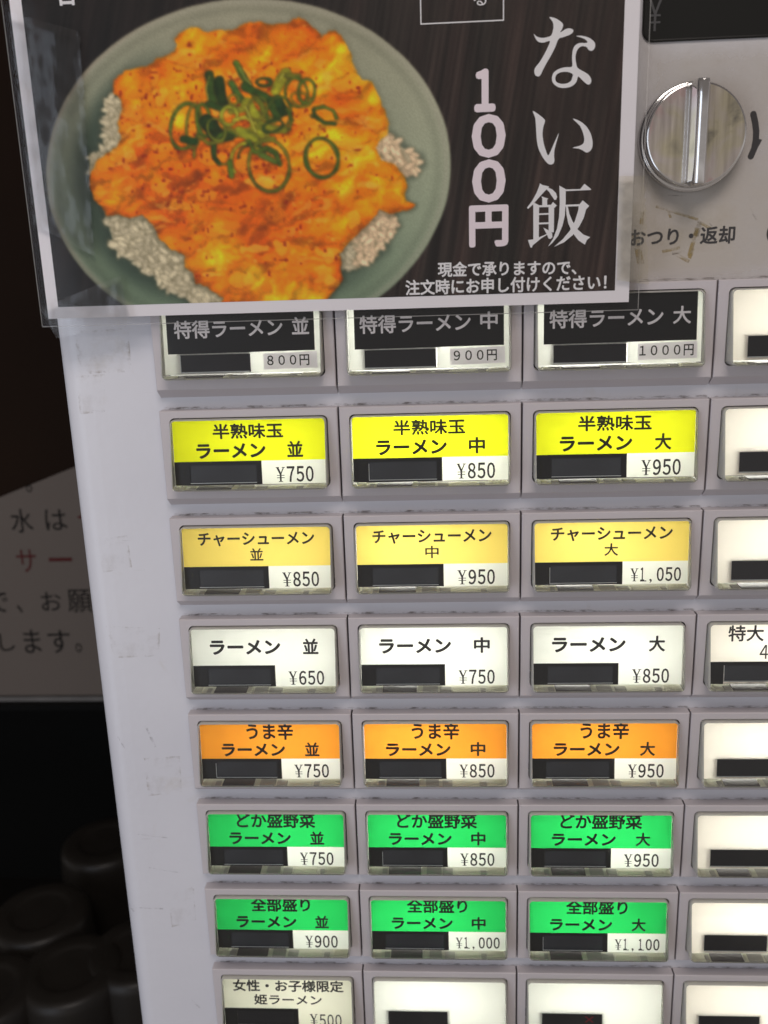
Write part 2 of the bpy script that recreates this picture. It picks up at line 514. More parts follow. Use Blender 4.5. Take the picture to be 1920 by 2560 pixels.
def clip_mesh(seed):
    rnd = random.Random(seed)
    mb = MB()
    y0, y1 = 0.420, 0.4275
    segs = [(0.075, 0.095, 0, .9), (0.103, 0.135, 0, .8), (0.16, 0.19, 1, .5), (0.20, 0.40, 2, .75), (0.405, 0.43, 0, .9), (0.435, 0.52, 1, .7),
            (0.535, 0.60, 1, .55), (0.61, 0.75, 0, .55), (0.765, 0.80, 1, .4), (0.815, 0.92, 0, .8)]
    for a, b, mi, d in segs:
        a += rnd.uniform(-.006, .006); b += rnd.uniform(-.006, .006)
        mb.box(a, y0 + rnd.uniform(0, .003), -0.092, b, y1, -0.092 + 0.10 * d, mi)
    mb.box(0.074, 0.4276, -0.094, 0.926, 0.4284, 0.0, 3)
    for k in range(4):      # small ribs
        x = 0.83 + 0.02 * k
        mb.box(x, 0.416, -0.085, x + 0.008, 0.4195, -0.03, 0)
    return mb

C_CLIPB = card_mat('clip_base', (0.80, 0.80, 0.70, 1), transl=0.4)
M_CLIPD = mat('clip_dark', (0.10, 0.09, 0.085, 1), 0.4)

# the sheets of every button: rows 1 to 8, columns 0 to 3
RA = 'ラーメン'
SIZE = ['並', '中', '大']
rows = {
    2: dict(col=C_YELLOW, l1=('半熟味玉', .302, .077, .690, .156), price=['750', '850', '950'], word='yellow'),
    3: dict(col=C_CREAM, l1=('チャーシューメン', .167, .086, .832, .160), price=['850', '950', '1,050'], word='soft yellow'),
    4: dict(col=C_WHITE, l1=None, price=['650', '750', '850'], word='white'),
    5: dict(col=C_ORANGE, l1=('うま辛', .362, .055, .641, .157), price=['750', '850', '950'], word='orange'),
    6: dict(col=C_GREEN, l1=('どか盛野菜', .257, .055, .744, .152), price=['750', '850', '950'], word='green'),
    7: dict(col=C_GREEN, l1=('全部盛り', .304, .054, .681, .149), price=['900', '1,000', '1,100'], word='bright green'),
}
lamp_gain = {0: 0.80, 1: 1.05, 2: 1.0, 3: 1.05}
shared = {}

def shared_part(key, builder, name, mats, parent, loc):
    if key not in shared:
        o = builder().build(name, mats, parent, loc=loc)
        shared[key] = o.data
        return o
    return link(name, shared[key], parent, loc)

def quadz(mb, x0, y0, x1, y1, mi, dz=0.0):
    mb.add([(x0, y0, zs(x0, y0) + dz), (x0, y1, zs(x0, y1) + dz), (x1, y1, zs(x1, y1) + dz), (x1, y0, zs(x1, y0) + dz)], [(0, 1, 2, 3)], mi)

def frame_quads(mb, x0, y0, x1, y1, hx0, hy0, hx1, hy1, mi, dz=0.0):
    quadz(mb, x0, y0, x1, hy0, mi, dz); quadz(mb, x0, hy1, x1, y1, mi, dz)
    quadz(mb, x0, hy0, hx0, hy1, mi, dz); quadz(mb, hx1, hy0, x1, hy1, mi, dz)

def lamp_behind(r, c, x, y, gain, sx=0.46, sy=0.20, z=0.37):
    l = bpy.data.lights.new('button_lamp', 'AREA'); l.shape = 'RECTANGLE'
    l.size = sx * S; l.size_y = sy * S
    l.energy = 0.0122 * gain * ((sx * sy) / 0.092 if sx < 0.2 else 1.0)
    l.color = (1.0, 0.985, 0.93)
    o = bpy.data.objects.new('button_lamp', l); COL.objects.link(o)
    o.location = W(c + x, r * PR + y, z)
    o.rotation_euler = (math.radians(90), 0, 0)     # shines towards the viewer's side
    return o

def make_button(r, c):
    global bezel_me
    base = rel(c, r * PR, 0)
    top = 0.0530
    if bezel_me is None:
        b = bezel_mesh().build('menu_button', M_BEZEL, machine, loc=base); bezel_me = b.data
    else:
        b = link('menu_button', bezel_me, machine, base)
    b['group'] = 'backlit meal buttons on the ticket machine'
    Z0 = (0, 0, 0)
    shared_part('house', housing_mesh, 'light_box', M_HOUSE, b, Z0)
    shared_part('cover', cover_front_mesh, 'clear_cover', M_CLEAR, b, Z0)
    shared_part('rim', rim_mesh, 'cover_rim', M_RIM, b, Z0)
    clip_mesh(r * 7 + c).build('cover_clips', [C_CLIPW, C_CLIPG, M_CLIPD, C_CLIPB], b, loc=Z0)
    X0, X1, Y1 = 0.0745, 0.9240, 0.4125
    wx0, wx1, wy0, wy1 = 0.159, 0.534, 0.302, 0.406
    card = MB(); txt = MB(); win = MB()
    zt = lambda x, y: zs(x, y) - 0.0012
    gain = lamp_gain[c]
    if r in rows and c < 3:
        d = rows[r]
        yb = 0.282
        mats = [d['col'], M_BLACK, C_WHITE]
        quadz(card, X0, top, X1, yb, 0)
        frame_quads(card, X0, yb, 0.564, Y1, wx0, wy0, wx1, wy1, 1)
        quadz(card, 0.564, yb, X1, Y1, 2)
        card.build('menu_card', mats, b, fix=False, loc=Z0)
        if d['l1']:
            s, x0, y0, x1, y1 = d['l1']
            put_text(txt, s, x0, y0, x1, y1, zt, 0.035, clip=top + 0.002 if y0 < top + .003 else None)
        if r == 3:
            put_text(txt, SIZE[c], .463, .178, .536, .247, zt, 0.022)
        elif r == 4:
            put_text(txt, RA, .186, .130, .597, .211, zt, 0.058); put_text(txt, SIZE[c], .736, .123, .822, .212, zt, 0.035)
        else:
            put_text(txt, RA, .206, .187, .587, .262, zt, 0.058); put_text(txt, SIZE[c], .713, .179, .796, .263, zt, 0.035)
        pr = d['price'][c]
        long = len(pr) > 3
        a, e = (.608, .888) if long else (.642, .852)
        if long:
            put_yen(txt, a, .322, a + .044, .396, zt); put_price(txt, pr, a + .048, .319, e + .004, .396, zt, 0.024)
        else:
            put_yen(txt, a, .320, a + .052, .402, zt); put_price(txt, pr, a + .058, .318, e + .006, .402, zt, 0.024)
        txt.build('menu_print', M_INK, b, fix=False, loc=Z0)
        size_word = ['regular', 'medium', 'large'][c]
        dish = {2: 'soft egg ramen', 3: 'roast pork ramen', 4: 'plain ramen', 5: 'spicy ramen', 6: 'heaped vegetable ramen', 7: 'all toppings ramen'}[r]
        b['label'] = '%s card button for %s %s priced %s yen' % (d['word'], size_word, dish, pr)
    elif r == 1 and c < 3:
        pl = MB(); frame_quads(pl, X0, top, X1, Y1, wx0, wy0 + .008, wx1 + .01, wy1, 0, 0.0)
        pl.build('light_plate', C_WHITE, b, fix=False, loc=Z0)
        x0, x1 = (0.095, 0.893) if c == 0 else (0.107, 0.899)
        sh = 0.022 if c == 2 else 0.0
        card.add([(p[0], p[1], zt(*p)) for p in ((x0, .066 - sh), (x0, .304), (x1, .300), (x1, .064 - sh / 2))], [(0, 1, 2, 3)], 0)
        px0 = .596 if c == 2 else .612
        zt2 = lambda x, y: zs(x, y) - 0.0018
        card.add([(p[0], p[1], zt2(*p)) for p in ((px0, .3125), (px0 + .002, .398), (.905, .392), (.903, .3055))], [(0, 1, 2, 3)], 1)
        card.build('menu_card', [M_BLACK, C_STICKER], b, fix=False, loc=Z0)
        zt = lambda x, y: zs(x, y) - 0.0030
        put_text(txt, '特得' + RA, .138, .130, .722, .222, zt, 0.026, 0, shear=-0.002)
        put_text(txt, SIZE[c], .776, .127, .864, .214, zt, 0.026, 0)
        pr = ['８００円', '９００円', '１０００円'][c]
        put_text(txt, pr, .634 if c < 2 else .606, .322, .860 if c < 2 else .884, .378, zt, 0.02, 1)
        txt.build('menu_print', [M_GREY_TXT, M_INK], b, fix=False, loc=Z0)
        b['label'] = 'black card button for %s special ramen with price sticker %s' % (['regular', 'medium', 'large'][c], ['800', '900', '1000'][c])
    elif r == 8 and c == 0:
        frame_quads(card, X0, top, X1, Y1, wx0, wy0, wx1, wy1, 0)
        frame_quads(card, X0, .279, 0.566, Y1, wx0, wy0, wx1, wy1, 1, -0.001)
        card.build('menu_card', [C_OLD, M_BLACK], b, fix=False, loc=Z0)
        zt = lambda x, y: zs(x, y) - 0.0020
        put_text(txt, '女性・お子様限定', .141, .070, .869, .152, zt, 0.035, clip=top + 0.012)
        put_text(txt, '姫' + RA, .277, .176, .723, .250, zt, 0.03)
        put_yen(txt, .640, .316, .694, .404, zt); put_price(txt, '500', .700, .318, .857, .406, zt, 0.014)
        txt.build('menu_print', M_WORN, b, fix=False, loc=Z0)
        b['label'] = 'aged white button with worn black print priced 500 yen'
    else:
        frame_quads(card, X0, top, X1, Y1, 0.163, 0.288, 0.548, 0.399, 0)
        wx0, wx1, wy0, wy1 = 0.163, 0.548, 0.288, 0.399
        ex = []
        if r == 4 and c == 3:
            frame_quads(card, X0, .279, 0.566, Y1, 0.16, 0.300, 0.54, 0.41, 1, -0.001)
            zt = lambda x, y: zs(x, y) - 0.0020
            put_text(txt, '特大', .180, .064, .374, .156, zt, 0.026, clip=top + 0.008)
            put_text(txt, '４', .358, .180, .405, .262, zt, 0.012)
            txt.build('menu_print', M_INK, b, fix=False, loc=Z0)
            b['label'] = 'cream button printed extra large at its top edge'
        card.build('light_plate', [C_WHITE if (r == 8 and c < 3) else C_PALE, M_BLACK], b, fix=False, loc=Z0)
        if r == 8 and c == 2:
            x = MB(); z9 = lambda x_, y_: zs(x_, y_) - 0.003
            for k, (a, e) in enumerate((((.442, .303), (.490, .345)), ((.490, .303), (.442, .345)))):
                dx, dy = .006, .0
                q = [(a[0] - dx, a[1]), (a[0] + dx, a[1]), (e[0] + dx, e[1]), (e[0] - dx, e[1])]
                x.add([(p[0], p[1], z9(*p) - k * .0005) for p in q], [(0, 1, 2, 3)])
            x.build('sold_out_cross', mat('red_cross', (0.30, 0.012, 0.03, 1), 0.5), b, fix=False, loc=Z0)
            b['label'] = 'blank white button with a red cross in its dark window'
        elif not (r == 4 and c == 3):
            if c == 3: b['label'] = 'blank cream button at the right end of its row'
            else: b['label'] = 'blank white button beside the 500 yen button'
    # smoked window set a little behind the sheet, with a light lower edge
    win.box(wx0 - .006, wy0 - .006, 0.0, wx1 + .006, wy1 + .004, 0.028, 0)
    win.v = [(x, y, zs(x, y) + (0.006 if z < 0.01 else 0.030)) for x, y, z in win.v]
    k = len(win.v)
    win.add([(wx0, wy1 - .0052, zs(0, wy1) - .0004), (wx0, wy1 - .0008, zs(0, wy1) - .0004), (wx1, wy1 - .0008, zs(0, wy1) - .0004), (wx1, wy1 - .0052, zs(0, wy1) - .0004)], [(0, 1, 2, 3)], 1)
    if (r * 5 + c * 3) % 4 == 1:
        win.add([(wx0, wy0 + .01, zs(0, wy0) - .0004), (wx0, wy1, zs(0, wy1) - .0004), (wx0 + .003, wy1, zs(0, wy1) - .0004), (wx0 + .003, wy0 + .01, zs(0, wy0) - .0004)], [(0, 1, 2, 3)], 1)
    win.build('sold_out_window', [M_WINDOW if (r in rows and c < 3) or (r, c) == (4, 3) else M_WINDOW2, M_EDGE], b, fix=False, loc=Z0)
    lamp_behind(r, c, (0.60, 0.43, 0.46, 0.52)[c] + 0.04 * math.sin(r * 3.1 + c), 0.215, gain * (0.92 + 0.12 * random.random()) * {1: .95, 2: 1.0, 3: 1.0, 4: 1.05, 5: 1.0, 6: 1.0, 7: .97, 8: .92}[r])
    if (r, c) == (2, 1):
        lamp_behind(r, c, 0.21, 0.15, 9.0, 0.06, 0.05, 0.12)
    return b

M_WORN = residue_mat('worn_ink', (0.012, 0.011, 0.011, 1), (0.02, 0.02, 0.02, 1), thr=0.34, gain=14.0, scale=300.0, rough=0.5, amax=1.0)
for r in range(1, 9):
    for c in range(4):
        make_button(r, c)

# return knob
KX, KY = 2.838, -0.083
def lathe(prof, n=72, cx=0, cy=0):
    return [[(cx + rr_ * math.cos(2 * math.pi * k / n), cy + rr_ * math.sin(2 * math.pi * k / n), z) for k in range(n)] for rr_, z in prof]

def knob_face_mat():
    m = bpy.data.materials.new('brushed_plating'); m.use_nodes = True
    nt = m.node_tree; p = nt.nodes['Principled BSDF']; p.inputs['Metallic'].default_value = 1.0
    tc = nt.nodes.new('ShaderNodeTexCoord')
    mp = nt.nodes.new('ShaderNodeMapping'); mp.inputs['Scale'].default_value = (900, 900, 60)
    nt.links.new(tc.outputs['Object'], mp.inputs[0])
    n = nt.nodes.new('ShaderNodeTexNoise'); n.inputs['Scale'].default_value = 1.0; n.inputs['Detail'].default_value = 5
    nt.links.new(mp.outputs[0], n.inputs['Vector'])
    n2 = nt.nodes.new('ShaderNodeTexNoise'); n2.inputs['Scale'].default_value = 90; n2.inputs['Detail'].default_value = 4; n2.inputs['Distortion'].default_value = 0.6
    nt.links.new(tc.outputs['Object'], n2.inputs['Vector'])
    c = ramp(nt, n2.outputs['Fac'], [(0.30, (0.60, 0.40, 0.39)), (0.42, (0.64, 0.58, 0.54)), (0.56, (0.60, 0.55, 0.40)), (0.68, (0.22, 0.21, 0.19))])  # pink, yellow and dark reflections of the surroundings painted into the plating colour
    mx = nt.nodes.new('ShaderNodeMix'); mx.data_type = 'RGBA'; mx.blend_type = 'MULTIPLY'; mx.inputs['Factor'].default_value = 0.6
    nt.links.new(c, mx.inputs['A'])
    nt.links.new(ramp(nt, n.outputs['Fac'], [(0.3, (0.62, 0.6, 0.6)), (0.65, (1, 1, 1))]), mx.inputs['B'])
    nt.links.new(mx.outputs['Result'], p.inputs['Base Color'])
    nt.links.new(mnode(nt, 'ADD', mnode(nt, 'MULTIPLY', n.outputs['Fac'], 0.25), 0.20), p.inputs['Roughness'])
    b = nt.nodes.new('ShaderNodeBump'); b.inputs['Strength'].default_value = 0.25; b.inputs['Distance'].default_value = 0.0004
    nt.links.new(n.outputs['Fac'], b.inputs['Height']); nt.links.new(b.outputs[0], p.inputs['Normal'])
    return m

kb = MB().loops(lathe([(0.264, 0.0), (0.263, -0.018), (0.259, -0.030), (0.252, -0.035), (0.244, -0.036)]), smooth=True)
knob = kb.build('return_knob', M_CHROME, machine, loc=rel(KX, KY, 0.067))
MB().loops(lathe([(0.2460, -0.030), (0.2455, -0.085), (0.2440, -0.096), (0.2400, -0.103), (0.233, -0.1045)]), smooth=True).build('knob_shoulder', M_CHROME, knob)
fm = MB().loops(lathe([(0.2330, -0.1045), (0.14, -0.1060), (0.07, -0.1066), (0.004, -0.1068)]), smooth=True, cap1=True)
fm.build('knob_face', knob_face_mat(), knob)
# raised grip bar across the face: section in x/z swept along y
sec = [(-0.066, -0.100), (-0.064, -0.114), (-0.052, -0.118), (-0.046, -0.120), (-0.0330, -0.184), (-0.0305, -0.1955), (-0.024, -0.206), (-0.014, -0.213), (-0.002, -0.2155), (0.010, -0.213), (0.020, -0.206), (0.0265, -0.1955), (0.029, -0.184), (0.040, -0.122), (0.052, -0.116), (0.054, -0.100)]
gl = []
L_ = 0.246
for t in [-1, -0.985, -0.955, -0.9, -0.5, 0, 0.5, 0.9, 0.955, 0.985, 1]:
    k = 1.0 if abs(t) < 0.9 else {0.9: 1.0, 0.955: 0.97, 0.985: 0.86, 1: 0.62}[abs(t)]
    row = []
    for x, z in sec:
        row.append((x * (0.8 + 0.2 * k), t * L_ * (1.0 if z < -0.15 else 0.93), -0.100 + (z + 0.100) * k))
    gl.append(row)
gm = MB().loops(gl, closed=True, cap0=True, cap1=True)
grip = gm.build('knob_grip', M_CHROME, knob)
bv = grip.modifiers.new('round', 'BEVEL'); bv.width = 0.0002; bv.segments = 2; bv.limit_method = 'ANGLE'
for q in grip.data.polygons: q.use_smooth = True
grip.data.set_sharp_from_angle(angle=math.radians(35))

# price display above the knob
dm = MB()
dp = rrect(2.574, -1.30, 4.6, -0.527, 0.055)
dm.loops([[(x, y, z) for x, y in pts] for pts, z in ((dp, 0.066), (dp, 0.058), (rrect(2.580, -1.294, 4.594, -0.533, 0.05), 0.055), (rrect(2.586, -1.288, 4.588, -0.539, 0.046), 0.058))], cap1=True)
disp = dm.build('price_display', mat('display_black', (0.008, 0.008, 0.007, 1), 0.30, spec=0.35), machine, loc=rel())
ym = MB(); put_yen(ym, 2.603, -0.715, 2.662, -0.575, lambda x, y: 0.0555, sans=True)
ym.build('yen_sign', mat('display_grey', (0.060, 0.060, 0.062, 1), 0.4), disp, fix=False)

# printing on the panel
zp = lambda x, y: 0.0655
tm = MB(); put_text(tm, 'おつり・返却', 2.556, .350, 3.088, .434, zp, 0.030, shear=0.0)
tm.build('panel_lettering', M_INK2, machine, fix=False, loc=rel())
am = MB()
pts = [(3.140, -0.181), (3.152, -0.14), (3.160, -0.10), (3.161, -0.06), (3.156, -0.02), (3.142, 0.016)]
w_ = 0.0155
lft, rgt = [], []
for i, pnt in enumerate(pts):
    a = pts[max(0, i - 1)]; b = pts[min(len(pts) - 1, i + 1)]
    dx, dy = b[0] - a[0], b[1] - a[1]; l = math.hypot(dx, dy)
    lft.append((pnt[0] - dy / l * w_, pnt[1] + dx / l * w_)); rgt.append((pnt[0] + dy / l * w_, pnt[1] - dx / l * w_))
def cap(cx, cy, a0):
    return [(cx + w_ * math.cos(a0 + math.pi * k / 6), cy + w_ * math.sin(a0 + math.pi * k / 6)) for k in range(1, 6)]
ring = rgt + cap(pts[-1][0], pts[-1][1], math.radians(18)) + lft[::-1] + cap(pts[0][0], pts[0][1], math.radians(165))
am.add([(x, y, 0.0655) for x, y in ring], [tuple(range(len(ring)))])
am.add([(3.168, -0.066, 0.0653), (3.192, -0.060, 0.0653), (3.156, 0.012, 0.0653)], [(0, 1, 2)])
am.build('turn_arrow', M_INK2, machine, fix=False, loc=rel())
cm = MB().loops([[(3.315 + q * math.cos(a), 0.392 + q * math.sin(a), 0.0655) for a in [2 * math.pi * k / 32 for k in range(32)]] for q in (0.066, 0.052)])
cm.build('coin_mark', M_INK2, machine, fix=False, loc=rel())

# dried glue, old tape marks and grime on the panel
G_EDGE = residue_mat('old_tape_mark', (0.42, 0.33, 0.18, 1), (0.30, 0.24, 0.18, 1), thr=0.49, gain=6, scale=190, edge=0.09, amax=0.60)
G_GLUE = residue_mat('dried_glue', (0.50, 0.40, 0.16, 1), (0.24, 0.16, 0.07, 1), thr=0.42, gain=5, scale=260, amax=0.75)
G_FILM = residue_mat('glue_film', (0.58, 0.52, 0.36, 1), (0.50, 0.43, 0.28, 1), thr=0.42, gain=2.4, scale=90, fade=0.35, amax=0.42)
G_AGED = residue_mat('yellowed_paint', (0.52, 0.47, 0.40, 1), (0.50, 0.44, 0.36, 1), thr=0.10, gain=2.0, scale=16, fade=0.14, amax=0.62)
G_GRIME = residue_mat('edge_grime', (0.07, 0.06, 0.05, 1), (0.14, 0.09, 0.06, 1), thr=0.47, gain=5, scale=330, stretch=(1, 1, 3), amax=0.6)
G_SCR = residue_mat('scratch_mark', (0.22, 0.20, 0.19, 1), (0.15, 0.13, 0.12, 1), thr=0.46, gain=5, scale=400, amax=0.42)
cnt = [0]
def patch(name, pts_px, material, dz=None, z=0.067):
    cnt[0] += 1
    dz = 0.0008 + 0.0001 * (cnt[0] % 9)
    q = [at(px, py, z) for px, py in pts_px]
    x0 = sum(a for a, b in q) / len(q); y0 = sum(b for a, b in q) / len(q)
    mb = MB(); mb.add([(a - x0, b - y0, 0) for a, b in q], [tuple(range(len(q)))])
    return mb.build(name, material, machine, fix=False, loc=rel(x0, y0, z - dz))
def streak(name, p, q, w, material):
    (ax, ay), (bx, by) = p, q; L2 = math.hypot(bx - ax, by - ay); nx, ny = -(by - ay) / L2 * w / 2, (bx - ax) / L2 * w / 2
    return patch(name, [(ax + nx, ay + ny), (bx + nx * .6, by + ny * .6), (bx - nx, by - ny), (ax - nx * .5, ay - ny * .5)], material)
for q in ([(238, 1350), (318, 1338), (330, 1418), (258, 1432)], [(265, 1565), (400, 1570), (398, 1640), (285, 1645)], [(420, 2240), (485, 2215), (490, 2300), (430, 2318)],
          [(190, 940), (262, 935), (262, 1030), (200, 1035)], [(185, 830), (320, 820), (330, 930), (200, 935)], [(360, 1895), (450, 1890), (455, 1980), (370, 1990)]):
    patch('old_tape_mark', q, G_EDGE)
for p, q, w in (((1640, 515), (1745, 550), 9), ((1740, 548), (1775, 572), 10), ((1752, 555), (1738, 590), 16), ((1744, 570), (1722, 640), 14), ((1672, 528), (1676, 545), 8),
                ((1608, 530), (1602, 560), 12), ((1590, 585), (1600, 660), 22), ((1655, 628), (1700, 620), 10), ((1735, 622), (1722, 645), 12), ((1690, 634), (1722, 655), 12)):
    streak('dried_glue', p, q, w, G_GLUE)
patch('glue_film', [(1560, 300), (1640, 300), (1640, 700), (1545, 700)], G_FILM)
patch('yellowed_paint', [(1560, 60), (2150, 40), (2150, 720), (1545, 760)], G_AGED)
patch('glue_film', [(1575, 500), (1840, 510), (1850, 620), (1580, 650)], G_FILM)
streak('scratch_mark', (1768, 550), (1780, 566), 5, G_SCR); streak('scratch_mark', (1875, 520), (1890, 550), 5, G_SCR)
streak('scratch_mark', (1680, 634), (1712, 628), 7, G_GRIME)
patch('grime_spot', [(1670, 484), (1710, 486), (1712, 491), (1668, 489)], G_GRIME)
for p, q, w in (((295, 1842), (312, 1872), 4), ((342, 2268), (408, 2272), 4), ((372, 2168), (450, 2182), 3), ((322, 2258), (334, 2280), 7), ((365, 1815), (388, 1868), 7),
                ((480, 2500), (500, 2520), 4), ((345, 2085), (420, 2095), 3), ((230, 1025), (262, 1028), 4), ((305, 1350), (325, 1352), 3)):
    streak('scratch_mark', p, q, w, G_SCR)
for r in range(1, 9):
    q = MB(); q.quad(0.02, -0.013, 3.99, 0.002, 0)
    q.build('edge_grime', G_GRIME, machine, fix=False, loc=rel(0, r * PR, 0.0655))
q = MB()
rnd = random.Random(3)
for k in range(14):
    a = rnd.uniform(0, 6.28); d = rnd.uniform(0, .012)
    q.box(a0 := (3.09 + math.cos(a) * d * 1.6), b0 := (4.195 + math.sin(a) * d), 0.052, a0 + .010, b0 + .007, 0.066)
q.build('dirt_crumb', mat('dirt', (0.03, 0.02, 0.015, 1), 0.8), machine, fix=False, loc=rel())

# ------------------------------------------------------------------ the laminated poster
PZ = -0.058
def hom(x, y, z=PZ):
    P_ = np.stack([x - CP[0], y - CP[1], np.full_like(x, z - CP[2])], -1) @ R.T
    return 960 + 2235.93 * P_[..., 0] / P_[..., 2], 1280 + 2235.93 * P_[..., 1] / P_[..., 2]

rng = np.random.default_rng(11)
def vnoise(X, Y, sx, sy=None, seed=0):
    sy = sy or sx
    g = np.random.default_rng(seed).random((257, 257))
    u, v = X / sx + 500.5, Y / sy + 500.5
    iu, iv = np.floor(u).astype(int), np.floor(v).astype(int)
    fu, fv = u - iu, v - iv
    fu, fv = fu * fu * (3 - 2 * fu), fv * fv * (3 - 2 * fv)
    def G(a, b): return g[a % 257, b % 257]
    return (G(iu, iv) * (1 - fu) + G(iu + 1, iv) * fu) * (1 - fv) + (G(iu, iv + 1) * (1 - fu) + G(iu + 1, iv + 1) * fu) * fv
def fbm(X, Y, sx, sy=None, o=4, seed=0):
    sy = sy or sx; t = 0; a = 1.0; n = 0
    for k in range(o):
        t = t + a * vnoise(X, Y, sx / 2 ** k, sy / 2 ** k, seed + k * 17); n += a; a *= 0.55
    return t / n
def sdist(X, Y, poly):
    """signed distance to a polygon, positive inside"""
    ins = np.zeros(X.shape, bool); dm_ = np.full(X.shape, 1e9)
    n = len(poly)
    for i in range(n):
        (ax, ay), (bx, by) = poly[i], poly[(i + 1) % n]
        if ay != by:
            c_ = ((ay > Y) != (by > Y)) & (X < (bx - ax) * (Y - ay) / (by - ay) + ax)
            ins ^= c_
        dx, dy = bx - ax, by - ay
        t = np.clip(((X - ax) * dx + (Y - ay) * dy) / (dx * dx + dy * dy + 1e-9), 0, 1)
        dm_ = np.minimum(dm_, np.hypot(X - ax - t * dx, Y - ay - t * dy))
    return np.where(ins, dm_, -dm_)
def voro(X, Y, s, seed):
    g = np.random.default_rng(seed).random((2, 128, 128))
    u, v = X / s + 300, Y / s + 300
    iu, iv = np.floor(u).astype(int), np.floor(v).astype(int)
    best = np.full(X.shape, 9.0); idv = np.zeros(X.shape)
    for a in (-1, 0, 1):
        for b in (-1, 0, 1):
            ci, cj = (iu + a) % 128, (iv + b) % 128
            px_, py_ = iu + a + g[0][ci, cj], iv + b + g[1][ci, cj]
            d = np.hypot(u - px_, v - py_)
            k = d < best
            best = np.where(k, d, best); idv = np.where(k, g[0][cj, ci], idv)
    return best, idv
def sst(a, b, x):
    t = np.clip((x - a) / (b - a), 0, 1); return t * t * (3 - 2 * t)

def Z1(pts): return [(a * .5787, b * .5787) for a, b in pts]                 # left enlargement
def Z2(pts): return [(960 + a * .5787, b * .5787) for a, b in pts]           # right enlargement

